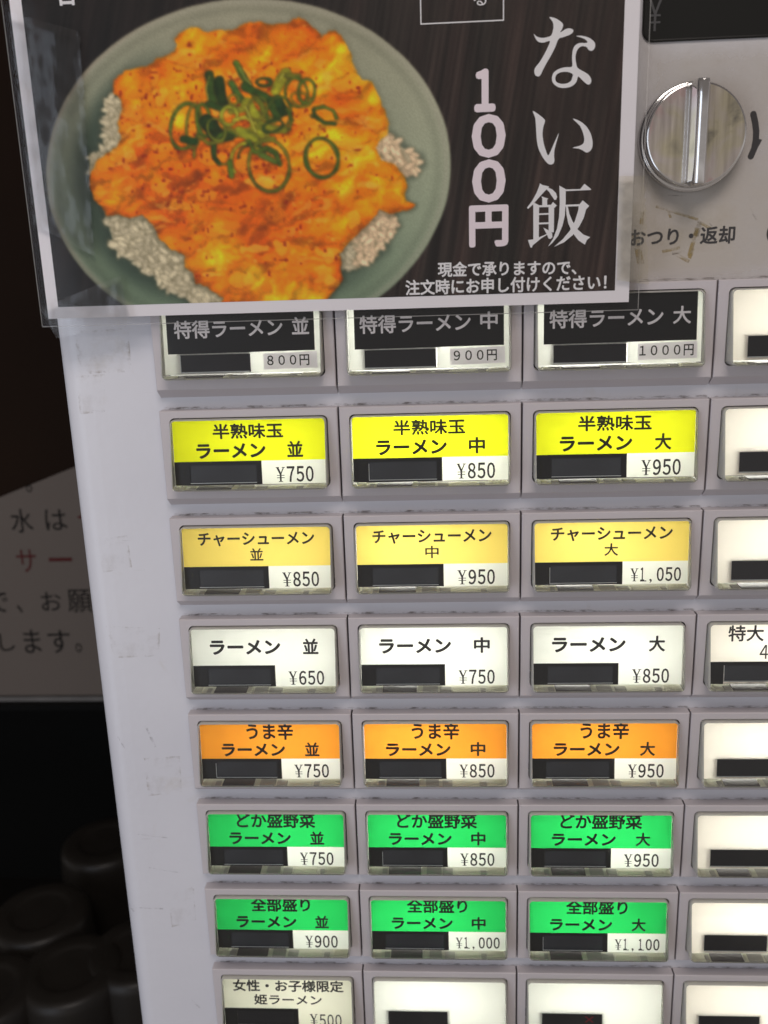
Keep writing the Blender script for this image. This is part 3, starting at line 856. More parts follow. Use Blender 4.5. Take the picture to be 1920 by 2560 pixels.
def paint(X, Y):
    img = np.zeros(X.shape + (3,))
    def blend(c, a):
        nonlocal img
        a = np.clip(a, 0, 1)[..., None]
        img = img * (1 - a) + np.asarray(c, float) * a if np.ndim(c) == 1 else img * (1 - a) + c * a
    # dark wood table
    U = X + 0.16 * Y
    g = fbm(U, Y, 5.0, 260.0, 3, 1); g2 = fbm(U, Y, 40.0, 400.0, 2, 5)
    base = np.array([40, 34, 33.]) + (g[..., None] - .5) * np.array([44, 40, 38.]) + (g2[..., None] - .5) * np.array([26, 16, 16.])
    base *= (0.55 + 0.45 * sst(100, 1150, X))[..., None]
    img[:] = np.clip(base, 6, 255)
    for gx in (1075, 1265, 1455, 1130):
        blend([14, 12, 12], 0.55 * np.exp(-((U - gx - 60) / 3.5) ** 2))
    # bowl
    WX = X + (fbm(X, Y, 90, seed=31) - .5) * 4; WY = Y + (fbm(X, Y, 90, seed=41) - .5) * 4
    x_, y_ = WX / 1000, WY / 1000
    q = -2.5386 * x_ ** 2 - 0.1314 * x_ * y_ - 3.5585 * y_ ** 2 + 3.2087 * x_ + 3.0894 * y_ - 1.0   # > 0 inside
    d = q / 0.0034                                                # rough pixels from the rim
    d = q * 260
    inside = sst(-1.2, 1.2, d)
    tx, ty = (X - 120) / 1010, Y / 790
    pc = np.array([146, 146, 130.]) * (1 - ty)[..., None] + np.array([104, 126, 108.]) * ty[..., None]
    pc = pc + (sst(.75, 1.0, tx) * 26)[..., None] * np.array([1, .95, .9]) - (sst(.35, .0, tx) * sst(.3, .9, ty) * 26)[..., None]
    pc = pc * (0.97 + 0.06 * fbm(X, Y, 70, seed=9))[..., None]
    blend(pc, inside)
    # inner curve of the bowl is darker at the left and below
    inner = sst(26, 62, d)
    dk = sst(470, 200, X) * 0.85 + sst(560, 740, Y) * 0.55
    blend(np.array([44, 60, 52.]), inner * np.clip(dk, 0, .9))
    blend([150, 150, 140], np.exp(-((d - 7) / 5.0) ** 2) * .42)
    blend([165, 130, 125], np.exp(-((d - 3) / 2.5) ** 2) * .28 * sst(.4, 0, tx))
    blend([60, 66, 58], np.exp(-((d - 20) / 8.0) ** 2) * .16)
    # rice
    rw = (fbm(X, Y, 16, seed=51) - .5) * 12
    rice = np.maximum.reduce([
        sdist(X, Y, Z1([(455, 900), (480, 1030), (510, 1085), (560, 1100), (610, 1160), (660, 1190), (700, 1225), (780, 1265), (830, 1300), (960, 1310), (1100, 1310), (1000, 1000), (640, 880)])),
        sdist(X, Y, Z1([(490, 420), (465, 450), (450, 540), (448, 620), (470, 650), (520, 640), (560, 500)])),
        sdist(X, Y, Z1([(395, 670), (385, 700), (390, 760), (440, 760), (470, 680), (450, 645)])),
        sdist(X, Y, [(1470 * .5787, 1000 * .5787), (1470 * .5787, 1165 * .5787), (1530 * .5787, 1150 * .5787), (1590 * .5787, 1120 * .5787), (960, 1070 * .5787), (975, 1010 * .5787), (990, 560), (960, 500)]),
        sdist(X, Y, Z2([(-30, 560), (30, 595), (80, 640), (150, 680), (160, 705), (120, 755), (85, 750), (40, 730), (-30, 740)]))])
    rd = rice + rw
    ang = 0.7 + 1.6 * fbm(X, Y, 60, seed=61)
    ca, sa = np.cos(ang), np.sin(ang)
    gx_, gy_ = X * ca + Y * sa, (-X * sa + Y * ca) * 1.9
    f1, idv = voro(gx_ * 0.0 + X * .85 + Y * .5, (Y * .85 - X * .5) * 1.8, 17, 5)
    grain = 1 - sst(.15, .75, f1)
    rc = np.array([132, 126, 104.]) + grain[..., None] * np.array([46, 44, 40.]) + (idv - .5)[..., None] * 34
    rc = rc * (0.80 + 0.32 * fbm(X, Y, 55, seed=71))[..., None]
    rc = rc + (sst(900, 1000, X) * 24)[..., None] * np.array([1, .72, .66])
    blend([38, 50, 42], sst(-26, -2, rd) * .5 * inside)
    rc = np.array([172, 165, 140.]) * (0.75 + 0.4 * fbm(X, Y, 30, seed=71))[..., None] + (sst(900, 1000, X) * 18)[..., None] * np.array([1, .78, .7])
    blend(rc, sst(-2, 3.0, rd) * inside)
    rdf = rd.ravel(); Xf, Yf = X.ravel(), Y.ravel()
    cand = np.flatnonzero((rdf > -1.5) & (inside.ravel() > .9))
    r3 = random.Random(29); pick = np.random.default_rng(31).choice(cand, 1000)
    for ci in pick:
        cx, cy = Xf[ci] + r3.uniform(-2, 2), Yf[ci] + r3.uniform(-2, 2)
        an = r3.gauss(.6, .9); L1, L2 = r3.uniform(12, 18), r3.uniform(5.8, 8.2)
        sel = (np.abs(X - cx) < 20) & (np.abs(Y - cy) < 20)
        xx, yy = X[sel] - cx, Y[sel] - cy
        c1, s1 = math.cos(an), math.sin(an)
        dd = np.hypot((xx * c1 + yy * s1) / L1, (-xx * s1 + yy * c1) / L2)
        warm = 22 if cx > 880 else 0
        b_ = r3.uniform(.90, 1.06) * (0.90 + 0.16 * float(vnoise(np.array([cx]), np.array([cy]), 45, seed=77)[0]))
        col_ = np.array([200 + warm, 192 + warm * .2, 166.]) * b_
        a = (1 - sst(.78, 1.02, dd)) * .94
        sh_ = np.exp(-((dd - 1.1) / .18) ** 2) * .30
        q_ = img[sel]
        q_ = q_ * (1 - sh_[:, None]) + np.array([120, 114, 90.]) * sh_[:, None]
        img[sel] = q_ * (1 - a[:, None]) + col_ * (1.06 - .20 * dd * dd)[:, None] * a[:, None]
    # egg and sauce
    egg = Z1([(490, 345), (515, 325), (545, 305), (600, 292), (640, 280), (680, 250), (715, 238), (750, 222), (765, 195), (752, 170), (775, 140), (825, 115), (860, 122), (900, 138), (960, 128),
              (1000, 130), (1060, 105), (1110, 95), (1180, 102), (1240, 98), (1268, 80), (1290, 68), (1320, 90), (1350, 118), (1390, 160), (1418, 140), (1445, 130), (1475, 145), (1500, 190),
              (1520, 240), (1535, 300), (1560, 345), (1605, 355), (1625, 395), (1650, 450)]) + \
          Z2([(5, 480), (22, 530), (15, 580), (-15, 600), (-40, 640), (-10, 690), (25, 705), (60, 722), (85, 760), (98, 800), (92, 840), (100, 868), (132, 885), (110, 902), (55, 918), (25, 932), (-15, 905)]) + \
          Z1([(1640, 900), (1600, 960), (1560, 1000), (1500, 1060), (1462, 1100), (1478, 1160), (1480, 1215), (1440, 1262), (1400, 1310), (960, 1310), (965, 1290), (905, 1245), (850, 1222), (835, 1180), (800, 1150),
              (795, 1105), (740, 1080), (690, 1040), (665, 985), (640, 945), (600, 930), (560, 942), (510, 928), (460, 935), (440, 900), (402, 862), (385, 800), (395, 750), (425, 690), (470, 660), (512, 640),
              (520, 590), (510, 530), (530, 470), (525, 430), (495, 400)])
    ed = sdist(X, Y, egg) + (fbm(X, Y, 30, seed=81) - .5) * 11 + (vnoise(X, Y, 9, seed=83) - .5) * 3.5
    em = sst(-1.6, 1.6, ed)
    blend([30, 34, 22], sst(-16, 2, ed) * .45 * inside * (0.4 + .6 * sst(300, 620, Y)))
    wx = X + (fbm(X, Y, 80, seed=301) - .5) * 60; wy = Y + (fbm(X, Y, 80, seed=305) - .5) * 60
    big = fbm(wx, wy, 120, 110, 2, 91); mid = fbm(wx, wy, 52, 46, 2, 95); fine = fbm(X, Y, 20, 17, 3, 99)
    def hgt(A, B): return 0.62 * vnoise(A, B, 46, 38, 311) + 0.30 * vnoise(A, B, 24, 20, 315) + 0.13 * vnoise(A, B, 11, 10, 319)
    e_ = 4.0
    rel_ = hgt(wx + e_ * .5, wy + e_) - hgt(wx - e_ * .5, wy - e_)
    top = sst(620, 120, Y)
    t = (0.50 * big + 0.38 * mid + 0.12 * fine - .5) * 2.6 + .50 + .15 * top + .12 * sst(760, 950, X) * sst(600, 300, Y)
    t = t - .34 * np.exp(-((X - 335) ** 2 / 60 ** 2 + (Y - 410) ** 2 / 50 ** 2)) - .22 * np.exp(-((X - 640) ** 2 / 200 ** 2 + (Y - 590) ** 2 / 70 ** 2))
    t = t - .30 * np.exp(-((X - 775) ** 2 / 34 ** 2 + (Y - 150) ** 2 / 26 ** 2)) + .22 * np.exp(-((X - 845) ** 2 / 60 ** 2 + (Y - 535) ** 2 / 50 ** 2))
    t = t + .25 * np.exp(-((X - 545) ** 2 / 60 ** 2 + (Y - 640) ** 2 / 50 ** 2)) + .22 * np.exp(-((X - 760) ** 2 / 60 ** 2 + (Y - 720) ** 2 / 40 ** 2)) - .25 * np.exp(-((X - 745) ** 2 / 40 ** 2 + (Y - 690) ** 2 / 24 ** 2))
    t = np.clip(t, 0, 1)
    stops = [0.0, .22, .45, .68, .88, 1.0]
    cols = np.array([[176, 74, 2], [204, 90, 0], [222, 108, 0], [232, 126, 0], [240, 150, 2], [246, 176, 20]], float)
    ec = np.stack([np.interp(t, stops, cols[:, k]) for k in range(3)], -1)
    ec = ec * (1 + np.clip(-rel_ * 1.5, -.26, .18))[..., None]
    gl_ = sst(.70, .80, fbm(X, Y, 14, 6, 2, 141)) * sst(.55, .75, vnoise(X, Y, 80, seed=143))
    ec = ec * (1 - .45 * gl_[..., None]) + np.array([248, 200, 110.]) * .45 * gl_[..., None]
    # soft chunks of egg with a pale upper side and a dark lower edge
    r4 = random.Random(17)
    for k in range(120):
        cx, cy = r4.uniform(240, 1000), r4.uniform(110, 745)
        rx, ry = r4.uniform(12, 38), r4.uniform(9, 24)
        sel = (np.abs(X - cx) < rx * 1.7) & (np.abs(Y - cy) < ry * 1.9)
        if not sel.any(): continue
        xx, yy = X[sel], Y[sel]
        nz_ = (vnoise(xx, yy, 17, seed=401 + k) - .5) * .9
        dd = np.hypot((xx - cx) / rx, (yy - cy) / ry) + nz_
        a = (1 - sst(.80, 1.0, dd)) * r4.uniform(.3, .8)
        lo = np.exp(-((dd - 1.08) / .16) ** 2) * sst(-.2, .9, (yy - cy) / ry) * .40
        colk = np.array(r4.choice([(226, 140, 14), (232, 158, 34), (218, 118, 6), (210, 112, 10), (236, 166, 52)]), float)
        q_ = ec[sel]
        q_ = q_ * (1 - lo[:, None]) + np.array([150, 70, 8.]) * lo[:, None]
        q_ = q_ * (1 - a[:, None]) + (colk * (1.04 - .10 * np.clip((yy - cy) / ry, -1, 1))[:, None]) * a[:, None]
        ec[sel] = q_
    ec = ec * (0.84 + 0.16 * sst(0, 18, ed))[..., None]
    ec = np.clip(ec, 0, 250)
    wet = sst(.64, .70, fbm(wx, wy, 30, 12, 2, 331)) * sst(.5, .7, vnoise(X, Y, 120, seed=335))
    ec = ec * (1 - .35 * wet[..., None]) + np.array([250, 196, 96.]) * .35 * wet[..., None]
    blend(ec, em * inside)
    # chilli specks
    r2 = random.Random(5)
    for k in range(420):
        if k < 300:
            cx, cy = r2.gauss(560, 150), r2.gauss(330, 130)
        else:
            cx, cy = r2.uniform(330, 900), r2.uniform(160, 700)
        rad = r2.choice([2.2, 2.6, 3.0, 3.6, 4.8]); asp = r2.uniform(.6, 1.6)
        sel = (np.abs(X - cx) < 10) & (np.abs(Y - cy) < 10)
        if not sel.any(): continue
        dd = np.hypot((X[sel] - cx) * asp, (Y[sel] - cy) / asp)
        a = (1 - sst(rad - .8, rad + .9, dd))[..., None] * r2.uniform(.6, .95) * em[sel][..., None]
        img[sel] = img[sel] * (1 - a) + np.array([132, 30, 6.]) * a
    # spring onion: rings and strips
    def stroke(pts, w, col, closed=False, a=.95):
        nonlocal img
        pts = Z1(pts); w *= .5787 * .9
        xs_, ys_ = [p[0] for p in pts], [p[1] for p in pts]
        sel = (X > min(xs_) - 30) & (X < max(xs_) + 30) & (Y > min(ys_) - 30) & (Y < max(ys_) + 30)
        if not sel.any(): return
        xx, yy = X[sel], Y[sel]
        dmin = np.full(xx.shape, 1e9)
        n = len(pts)
        for i in range(n if closed else n - 1):
            (ax, ay), (bx, by) = pts[i], pts[(i + 1) % n]
            dx, dy = bx - ax, by - ay
            t_ = np.clip(((xx - ax) * dx + (yy - ay) * dy) / (dx * dx + dy * dy + 1e-9), 0, 1)
            dmin = np.minimum(dmin, np.hypot(xx - ax - t_ * dx, yy - ay - t_ * dy))
        nz = vnoise(xx, yy, 14, seed=201)
        dmin = dmin + (nz - .5) * 2.4 + (vnoise(xx, yy, 30, seed=203) - .5) * w * .30
        sh = np.clip((dmin - w / 2 + 5) / 10, 0, 1)
        # soft dark line under the piece
        a1 = (1 - sst(w / 2, w / 2 + 5, dmin))[..., None] * .35
        img[sel] = img[sel] * (1 - a1) + np.array([60, 36, 8.]) * a1
        a2 = (1 - sst(w / 2 - 1.2, w / 2 + 1.0, dmin))[..., None] * a
        nz2 = vnoise(xx + .6 * yy, yy - .4 * xx, 22, 6, 207)
        c_ = np.array(col, float) * (0.72 + 0.45 * nz + .30 * nz2)[..., None] * (1.06 - .22 * np.clip(dmin / (w / 2 + .01), 0, 1))[..., None]
        img[sel] = img[sel] * (1 - a2) + np.clip(c_, 0, 255) * a2
    def oval(cx, cy, rx, ry, rot, w, col, a0=0, a1=360):
        ro = math.radians(rot)
        pp = []
        for k in range(25):
            a = math.radians(a0 + (a1 - a0) * k / 24)
            ux, uy = rx * math.cos(a), ry * math.sin(a)
            pp.append((cx + ux * math.cos(ro) - uy * math.sin(ro), cy + ux * math.sin(ro) + uy * math.cos(ro)))
        stroke(pp, w, col)
    DG, MG, LG, OL = (38, 64, 24), (66, 92, 26), (142, 146, 34), (100, 104, 26)
    stroke([(905, 320), (925, 440)], 48, DG); stroke([(945, 350), (965, 450)], 50, (26, 50, 20)); stroke([(900, 450), (960, 470)], 30, DG)
    stroke([(1020, 272), (1045, 320), (1080, 375)], 30, (66, 100, 30)); stroke([(1060, 375), (1110, 400), (1150, 425)], 46, (42, 74, 26))
    stroke([(1000, 360), (1040, 430)], 34, (52, 86, 34))
    stroke([(1000, 480), (1060, 470), (1120, 500), (1180, 520)], 34, (112, 116, 30)); stroke([(980, 560), (1040, 580), (1090, 560), (1150, 590)], 36, (124, 126, 32))
    stroke([(1060, 620), (1120, 610), (1180, 600)], 26, (104, 110, 30)); stroke([(1100, 420), (1130, 450), (1150, 500)], 26, (96, 108, 30))
    oval(800, 545, 62, 100, 12, 15, MG); oval(838, 545, 32, 96, 4, 10, OL); oval(880, 520, 30, 70, -8, 16, MG)
    stroke([(790, 600), (840, 610)], 36, (30, 62, 26)); stroke([(895, 520), (930, 580)], 66, (26, 48, 20)); stroke([(930, 590), (1000, 590)], 44, (34, 58, 22))
    stroke([(1190, 395), (1215, 345), (1235, 312)], 46, LG); stroke([(1240, 325), (1290, 330)], 22, OL)
    oval(1140, 355, 30, 16, 0, 16, DG)
    oval(1280, 400, 48, 62, -5, 11, MG); oval(1325, 395, 36, 52, 6, 14, MG); oval(1300, 430, 44, 28, 20, 9, OL)
    stroke([(1175, 440), (1200, 490)], 60, DG); stroke([(1200, 430), (1225, 480)], 46, (30, 56, 24)); oval(1205, 490, 52, 72, 10, 9, MG)
    stroke([(1070, 450), (1100, 520), (1120, 580)], 56, LG); stroke([(1120, 540), (1180, 560), (1230, 560)], 40, (112, 118, 28)); stroke([(1030, 560), (1100, 600), (1120, 650)], 44, (118, 124, 30))
    oval(990, 500, 34, 40, 10, 17, (138, 146, 40)); oval(1010, 430, 22, 22, 0, 10, OL)
    oval(975, 640, 52, 72, 20, 13, MG, 60, 300); stroke([(925, 620), (925, 680), (950, 710)], 20, DG)
    oval(1060, 690, 62, 72, 15, 14, LG, 120, 330); oval(1090, 680, 60, 56, 0, 9, DG, 180, 340)
    stroke([(990, 700), (1000, 760)], 24, MG); stroke([(840, 640), (838, 680)], 10, OL)
    stroke([(1150, 640), (1190, 660), (1210, 710)], 24, (52, 80, 26)); stroke([(1130, 670), (1190, 700)], 26, (70, 96, 34))
    oval(1162, 715, 88, 112, -8, 15, (92, 98, 26)); oval(1165, 730, 84, 100, -8, 6, MG, 0, 180)
    oval(1390, 682, 70, 86, -12, 17, (50, 80, 26)); oval(1388, 676, 62, 78, -12, 5, (104, 116, 40), 180, 360)
    stroke([(1360, 470), (1400, 462), (1440, 478), (1452, 510)], 18, MG); stroke([(1360, 500), (1400, 530), (1445, 535)], 24, DG); stroke([(1355, 475), (1362, 505)], 16, DG)
    oval(1350, 500, 6, 6, 0, 8, DG)
    stroke([(1010, 520), (1060, 505), (1100, 530)], 22, (146, 150, 44)); stroke([(1075, 610), (1100, 660), (1150, 640)], 14, MG)
    oval(1180, 545, 44, 24, -20, 10, (40, 66, 26)); oval(1110, 470, 40, 54, 25, 8, OL); stroke([(860, 590), (900, 620), (960, 610)], 16, OL)
    oval(935, 560, 36, 50, -25, 8, (104, 116, 34)); stroke([(1240, 470), (1262, 520), (1250, 560)], 12, MG); stroke([(905, 330), (890, 380), (900, 430)], 8, (120, 136, 60))
    stroke([(1030, 285), (1060, 340), (1085, 365)], 6, (130, 150, 70)); stroke([(1205, 350), (1225, 320)], 8, (160, 164, 60)); stroke([(1060, 460), (1085, 520), (1105, 570)], 8, (168, 170, 70))
    # the photograph in the print is slightly soft and grainy
    ker = np.exp(-0.5 * (np.arange(-3, 4) / 0.95) ** 2); ker /= ker.sum()
    pad = np.pad(img, ((3, 3), (3, 3), (0, 0)), mode='edge')
    pad = sum(k_ * pad[i_:i_ + img.shape[0]] for i_, k_ in enumerate(ker))
    img = sum(k_ * pad[:, i_:i_ + img.shape[1]] for i_, k_ in enumerate(ker))
    img = img * (0.965 + 0.07 * rng.random(X.shape))[..., None]
    return np.clip(img, 0, 255)

poster = empty('laminated_poster', (1.0, 0.70, PZ), 'laminated poster of orange egg rice in a pale bowl with white Japanese lettering', 'poster')
PO = (1.0, 0.70, PZ)
def prel(x=0, y=0, z=0): return (x - PO[0], y - PO[1], z - PO[2])
TOP = -1.45
pw0, pw1, pyb = -0.5265, 2.535, 0.712
dx0, dx1, dyb = -0.466, 2.462, 0.652
pmb = MB(); pmb.box(pw0, TOP - .06, PZ + .0012, pw1, pyb, PZ + .005)
M_PAPER = mat('white_paper', (0.90, 0.86, 0.88, 1), 0.5, coat=0.0, var=0.03, vscale=25)
pmb.build('paper', M_PAPER, poster, loc=prel())

nx_, ny_ = 600, 430
gx = np.linspace(dx0, dx1, nx_); gy = np.linspace(TOP, dyb, ny_)
GX, GY = np.meshgrid(gx, gy)
PX, PY = hom(GX, GY)
art = paint(PX, PY)
GAIN = np.array([1.50, 1.40, 1.22])
colr = np.clip(lin(art) * GAIN, 0, 1)
me = bpy.data.meshes.new('printed_picture')
co = np.stack([(GX - PO[0]) * S, np.full_like(GX, 0.0) * S, -(GY - PO[1]) * S], -1).reshape(-1, 3)
idx = np.arange(nx_ * ny_).reshape(ny_, nx_)
quads = np.stack([idx[:-1, :-1], idx[1:, :-1], idx[1:, 1:], idx[:-1, 1:]], -1).reshape(-1, 4)
me.vertices.add(len(co)); me.vertices.foreach_set('co', co.ravel())
me.loops.add(quads.size); me.loops.foreach_set('vertex_index', quads.ravel())
me.polygons.add(len(quads)); me.polygons.foreach_set('loop_start', np.arange(0, quads.size, 4)); me.polygons.foreach_set('loop_total', np.full(len(quads), 4))
me.update(calc_edges=True)
ca_ = me.color_attributes.new('ink', 'FLOAT_COLOR', 'POINT')
ca_.data.foreach_set('color', np.concatenate([colr.reshape(-1, 3), np.ones((nx_ * ny_, 1))], 1).ravel())
mp_ = bpy.data.materials.new('printed_ink'); mp_.use_nodes = True
nt = mp_.node_tree; at_ = nt.nodes.new('ShaderNodeAttribute'); at_.attribute_name = 'ink'
pp_ = nt.nodes['Principled BSDF']; pp_.inputs['Roughness'].default_value = 0.5; pp_.inputs['Specular IOR Level'].default_value = 0.3
nt.links.new(at_.outputs['Color'], pp_.inputs['Base Color'])
me.materials.append(mp_)
link('printed_picture', me, poster, prel(PO[0], PO[1], PZ))

M_WTXT = mat('print_white', (0.86, 0.84, 0.84, 1), 0.5)
M_PTXT = mat('print_pink_white', (0.92, 0.80, 0.84, 1), 0.5)
def poly_px(mb, pts, k=0, holes=(), scale=.36155, ox=1200, oy=0, z=PZ):
    """filled outline (with holes) of brush lettering"""
    c = bpy.data.curves.new('brush', 'CURVE'); c.dimensions = '2D'; c.fill_mode = 'BOTH'
    for loop in [pts] + list(holes):
        P2 = [at(ox + a * scale, oy + b * scale, z) for a, b in loop]
        s = c.splines.new('POLY'); s.points.add(len(P2) - 1); s.use_cyclic_u = True
        for q, (a, b) in zip(s.points, P2): q.co = (a, b, 0, 1)
    o = bpy.data.objects.new('brush', c); COL.objects.link(o)
    dg = bpy.context.evaluated_depsgraph_get()
    e = bpy.data.meshes.new_from_object(o.evaluated_get(dg), depsgraph=dg)
    mb.add([(v.co.x, v.co.y, z - 0.0016 - 0.0003 * k) for v in e.vertices], [tuple(f.vertices) for f in e.polygons])
    bpy.data.objects.remove(o); bpy.data.curves.remove(c); bpy.data.meshes.remove(e)

def smooth_loop(pts, n=3):
    out = []
    N = len(pts)
    for i in range(N):
        p0, p1, p2, p3 = (np.array(pts[(i + k - 1) % N], float) for k in range(4))
        for j in range(n):
            t = j / n
            out.append(tuple(0.5 * ((2 * p1) + (-p0 + p2) * t + (2 * p0 - 5 * p1 + 4 * p2 - p3) * t * t + (-p0 + 3 * p1 - 3 * p2 + p3) * t ** 3)))
    return out
tb = MB()
poly_px(tb, smooth_loop([(365, 768), (400, 788), (438, 818), (449, 838), (437, 880), (432, 930), (440, 990), (455, 1040), (470, 1075), (487, 1048), (512, 990), (545, 920), (528, 985), (514, 1040), (512, 1080), (514, 1110), (508, 1130), (490, 1138), (465, 1128), (435, 1090), (405, 1030), (393, 970), (388, 900), (385, 850), (380, 810)]))
poly_px(tb, smooth_loop([(642, 822), (690, 838), (735, 875), (765, 925), (778, 980), (775, 1020), (760, 1045), (735, 1055), (710, 1040), (680, 1028), (640, 1022), (690, 1008), (715, 990), (720, 960), (712, 920), (690, 870)]))
poly_px(tb, smooth_loop([(372, 235), (390, 252), (420, 262), (455, 260), (490, 247), (503, 215), (508, 180), (500, 148), (480, 120), (515, 125), (552, 145), (574, 170), (568, 198), (555, 225), (592, 202), (622, 197), (644, 208), (640, 226), (615, 243), (575, 258), (543, 270), (520, 325), (490, 385), (455, 445), (432, 490), (416, 522), (400, 529), (382, 520), (375, 495), (382, 468), (412, 430), (442, 380), (468, 328), (483, 284), (440, 295), (405, 290), (385, 268)]))
poly_px(tb, smooth_loop([(665, 250), (700, 248), (745, 258), (780, 280), (796, 305), (790, 338), (770, 352), (750, 345), (735, 325), (705, 320), (680, 335), (665, 365), (660, 400), (665, 440), (675, 470), (710, 492), (745, 513), (765, 540), (769, 562), (760, 582), (742, 584), (720, 567), (700, 547), (678, 530), (668, 562), (645, 590), (610, 605), (570, 609), (535, 600), (505, 575), (497, 540), (508, 505), (540, 480), (585, 466), (632, 463), (638, 440), (636, 400), (641, 350), (657, 315), (690, 298), (732, 298), (742, 288), (722, 270), (690, 258)]),
        holes=[smooth_loop([(520, 545), (528, 518), (560, 500), (605, 498), (640, 512), (638, 535), (628, 560), (600, 577), (560, 580), (530, 568)])])
# the last brush sign, stroke by stroke
ST = [
    [(415, 1268), (430, 1279), (478, 1290), (462, 1308), (440, 1330), (400, 1374), (365, 1415), (332, 1445), (325, 1436), (360, 1390), (390, 1335), (405, 1298)],
    [(468, 1296), (500, 1310), (525, 1335), (533, 1360), (527, 1380), (515, 1384), (500, 1362), (478, 1328), (458, 1308)],
    [(424, 1358), (472, 1374), (464, 1380), (464, 1424), (430, 1424), (430, 1372)],
    [(364, 1397), (405, 1417), (408, 1428), (406, 1660), (368, 1664), (368, 1425)],
    [(400, 1420), (490, 1416), (505, 1397), (531, 1421), (512, 1440), (510, 1606), (474, 1608), (474, 1432), (400, 1434)],
    [(404, 1476), (476, 1473), (476, 1484), (404, 1487)],
    [(404, 1540), (476, 1537), (476, 1549), (404, 1552)],
    [(331, 1660), (370, 1655), (410, 1640), (462, 1618), (462, 1624), (420, 1650), (385, 1680), (365, 1695), (357, 1714), (348, 1710)],
    [(438, 1574), (470, 1590), (498, 1612), (500, 1640), (488, 1652), (474, 1650), (462, 1622), (448, 1596)],
    [(548, 1284), (592, 1308), (592, 1400), (586, 1490), (570, 1560), (540, 1630), (500, 1680), (470, 1705), (505, 1650), (532, 1580), (546, 1500), (551, 1400)],
    [(588, 1310), (692, 1308), (722, 1271), (770, 1310), (760, 1314), (588, 1322)],
    [(590, 1416), (688, 1412), (710, 1386), (755, 1424), (733, 1448), (716, 1508), (686, 1566), (640, 1626), (580, 1676), (512, 1706), (572, 1654), (620, 1596), (655, 1530), (678, 1460), (682, 1426), (590, 1429)],
    [(594, 1426), (606, 1426), (618, 1480), (640, 1532), (676, 1588), (714, 1622), (762, 1640), (738, 1660), (725, 1692), (680, 1662), (635, 1604), (610, 1545), (597, 1480)],
]
for k, s in enumerate(ST): poly_px(tb, s, k % 5 + 1)
tb.build('brush_lettering', M_WTXT, poster, fix=False, loc=prel())

def put_px(mb, body, x0, y0, x1, y1, z, offset=0.0, mat_=0, slope=-0.034, dz=0.0016):
    """line of print between two places of the frame on the plane z"""
    a = at(x0, y0, z); b = at(x1, y0 + 0, z); c = at(x0, y1, z)
    put_text(mb, body, a[0], a[1], b[0], c[1], lambda x, y: z - dz, offset, mat_, shear=0.0)
tb = MB()
# upright price: four signs one below the other
for ch, bx in (('１', (1190, 178, 1234, 274)), ('０', (1184, 292, 1259, 388)), ('０', (1185, 405, 1259, 500)), ('円', (1176, 518, 1267, 612))):
    (ax, ay), (bx_, by_) = at(bx[0], bx[1], PZ), at(bx[2], bx[3], PZ)
    put_text(tb, ch, ax, ay, bx_, by_, lambda x, y: PZ - 0.0016, 0.060 if ch != '円' else 0.045)
tb.build('price_lettering', M_PTXT, poster, fix=False, loc=prel())
tb = MB()
def line_px(mb, body, p0, p1, h, off):
    a = at(p0[0], p0[1], PZ); b = at(p1[0], p1[1], PZ); hh = at(p0[0], p0[1] + h, PZ)[1] - a[1]
    put_text(mb, body, a[0], a[1], b[0], a[1] + hh, lambda x, y: PZ - 0.0016, off, shear=(b[1] - a[1]) / (b[0] - a[0]))
line_px(tb, '現金で承りますので、', (1095, 656), (1441, 650), 36, 0.032)
line_px(tb, '注文時にお申し付けください！', (1014, 701), (1516, 686), 37, 0.032)
line_px(tb, 'る', (1184, -22), (1216, -22), 36, 0.0)
line_px(tb, '合', (136, -46), (188, -48), 60, 0.03)
tb.build('small_lettering', M_WTXT, poster, fix=False, loc=prel())
fb = MB()
a = at(1051, 62, PZ); b = at(1260, 62, PZ)
wv = 0.0055
fb.quad(a[0], TOP + .3, a[0] + wv, a[1], PZ - .0016); fb.quad(b[0] - wv, TOP + .3, b[0], a[1], PZ - .0016); fb.quad(a[0], a[1] - wv, b[0], a[1], PZ - .0019)
fb.build('white_frame', M_WTXT, poster, fix=False, loc=prel())

# clear laminate, with a gently uneven surface
def wavy_sheet(x0, y0, x1, y1, z, nx, ny, amp, sc_, seed, edge=None):
    xs_, ys_ = np.linspace(x0, x1, nx), np.linspace(y0, y1, ny)
    A, B = np.meshgrid(xs_, ys_)
    Zv = z - amp * (fbm(A * 100, B * 100, sc_ * 100, seed=seed, o=3))
    if edge is not None: Zv = edge(A, B, Zv)
    vs = [(float(A[j, i]), float(B[j, i]), float(Zv[j, i])) for j in range(ny) for i in range(nx)]
    fs = [(j * nx + i, (j + 1) * nx + i, (j + 1) * nx + i + 1, j * nx + i + 1) for j in range(ny - 1) for i in range(nx - 1)]
    return vs, fs
M_LAM = film_mat('laminate_film', rough=0.09, ior=1.45, gain=0.42, bump=0.06, bscale=40, haze=0.0)
lm = MB(); vs, fs = wavy_sheet(-0.560, TOP - .1, 2.583, 0.752, PZ - 0.006, 80, 60, 0.006, 0.6, 5)
lm.add(vs, fs, 0, True)
lm.build('laminate', M_LAM, poster, loc=prel())
# the welded margin of the laminate catches light along its cut edge
M_LEDGE = film_mat('laminate_edge', rough=0.25, gain=1.0, haze=0.30)
lm = MB(); lm.quad(-0.561, 0.7500, 2.584, 0.7540, PZ - .0075); lm.quad(2.580, TOP, 2.584, 0.7505, PZ - .0075); lm.quad(-0.5635, TOP, -0.5605, 0.7505, PZ - .0075)
lm.build('laminate_cut_edge', M_LEDGE, poster, fix=False, loc=prel())

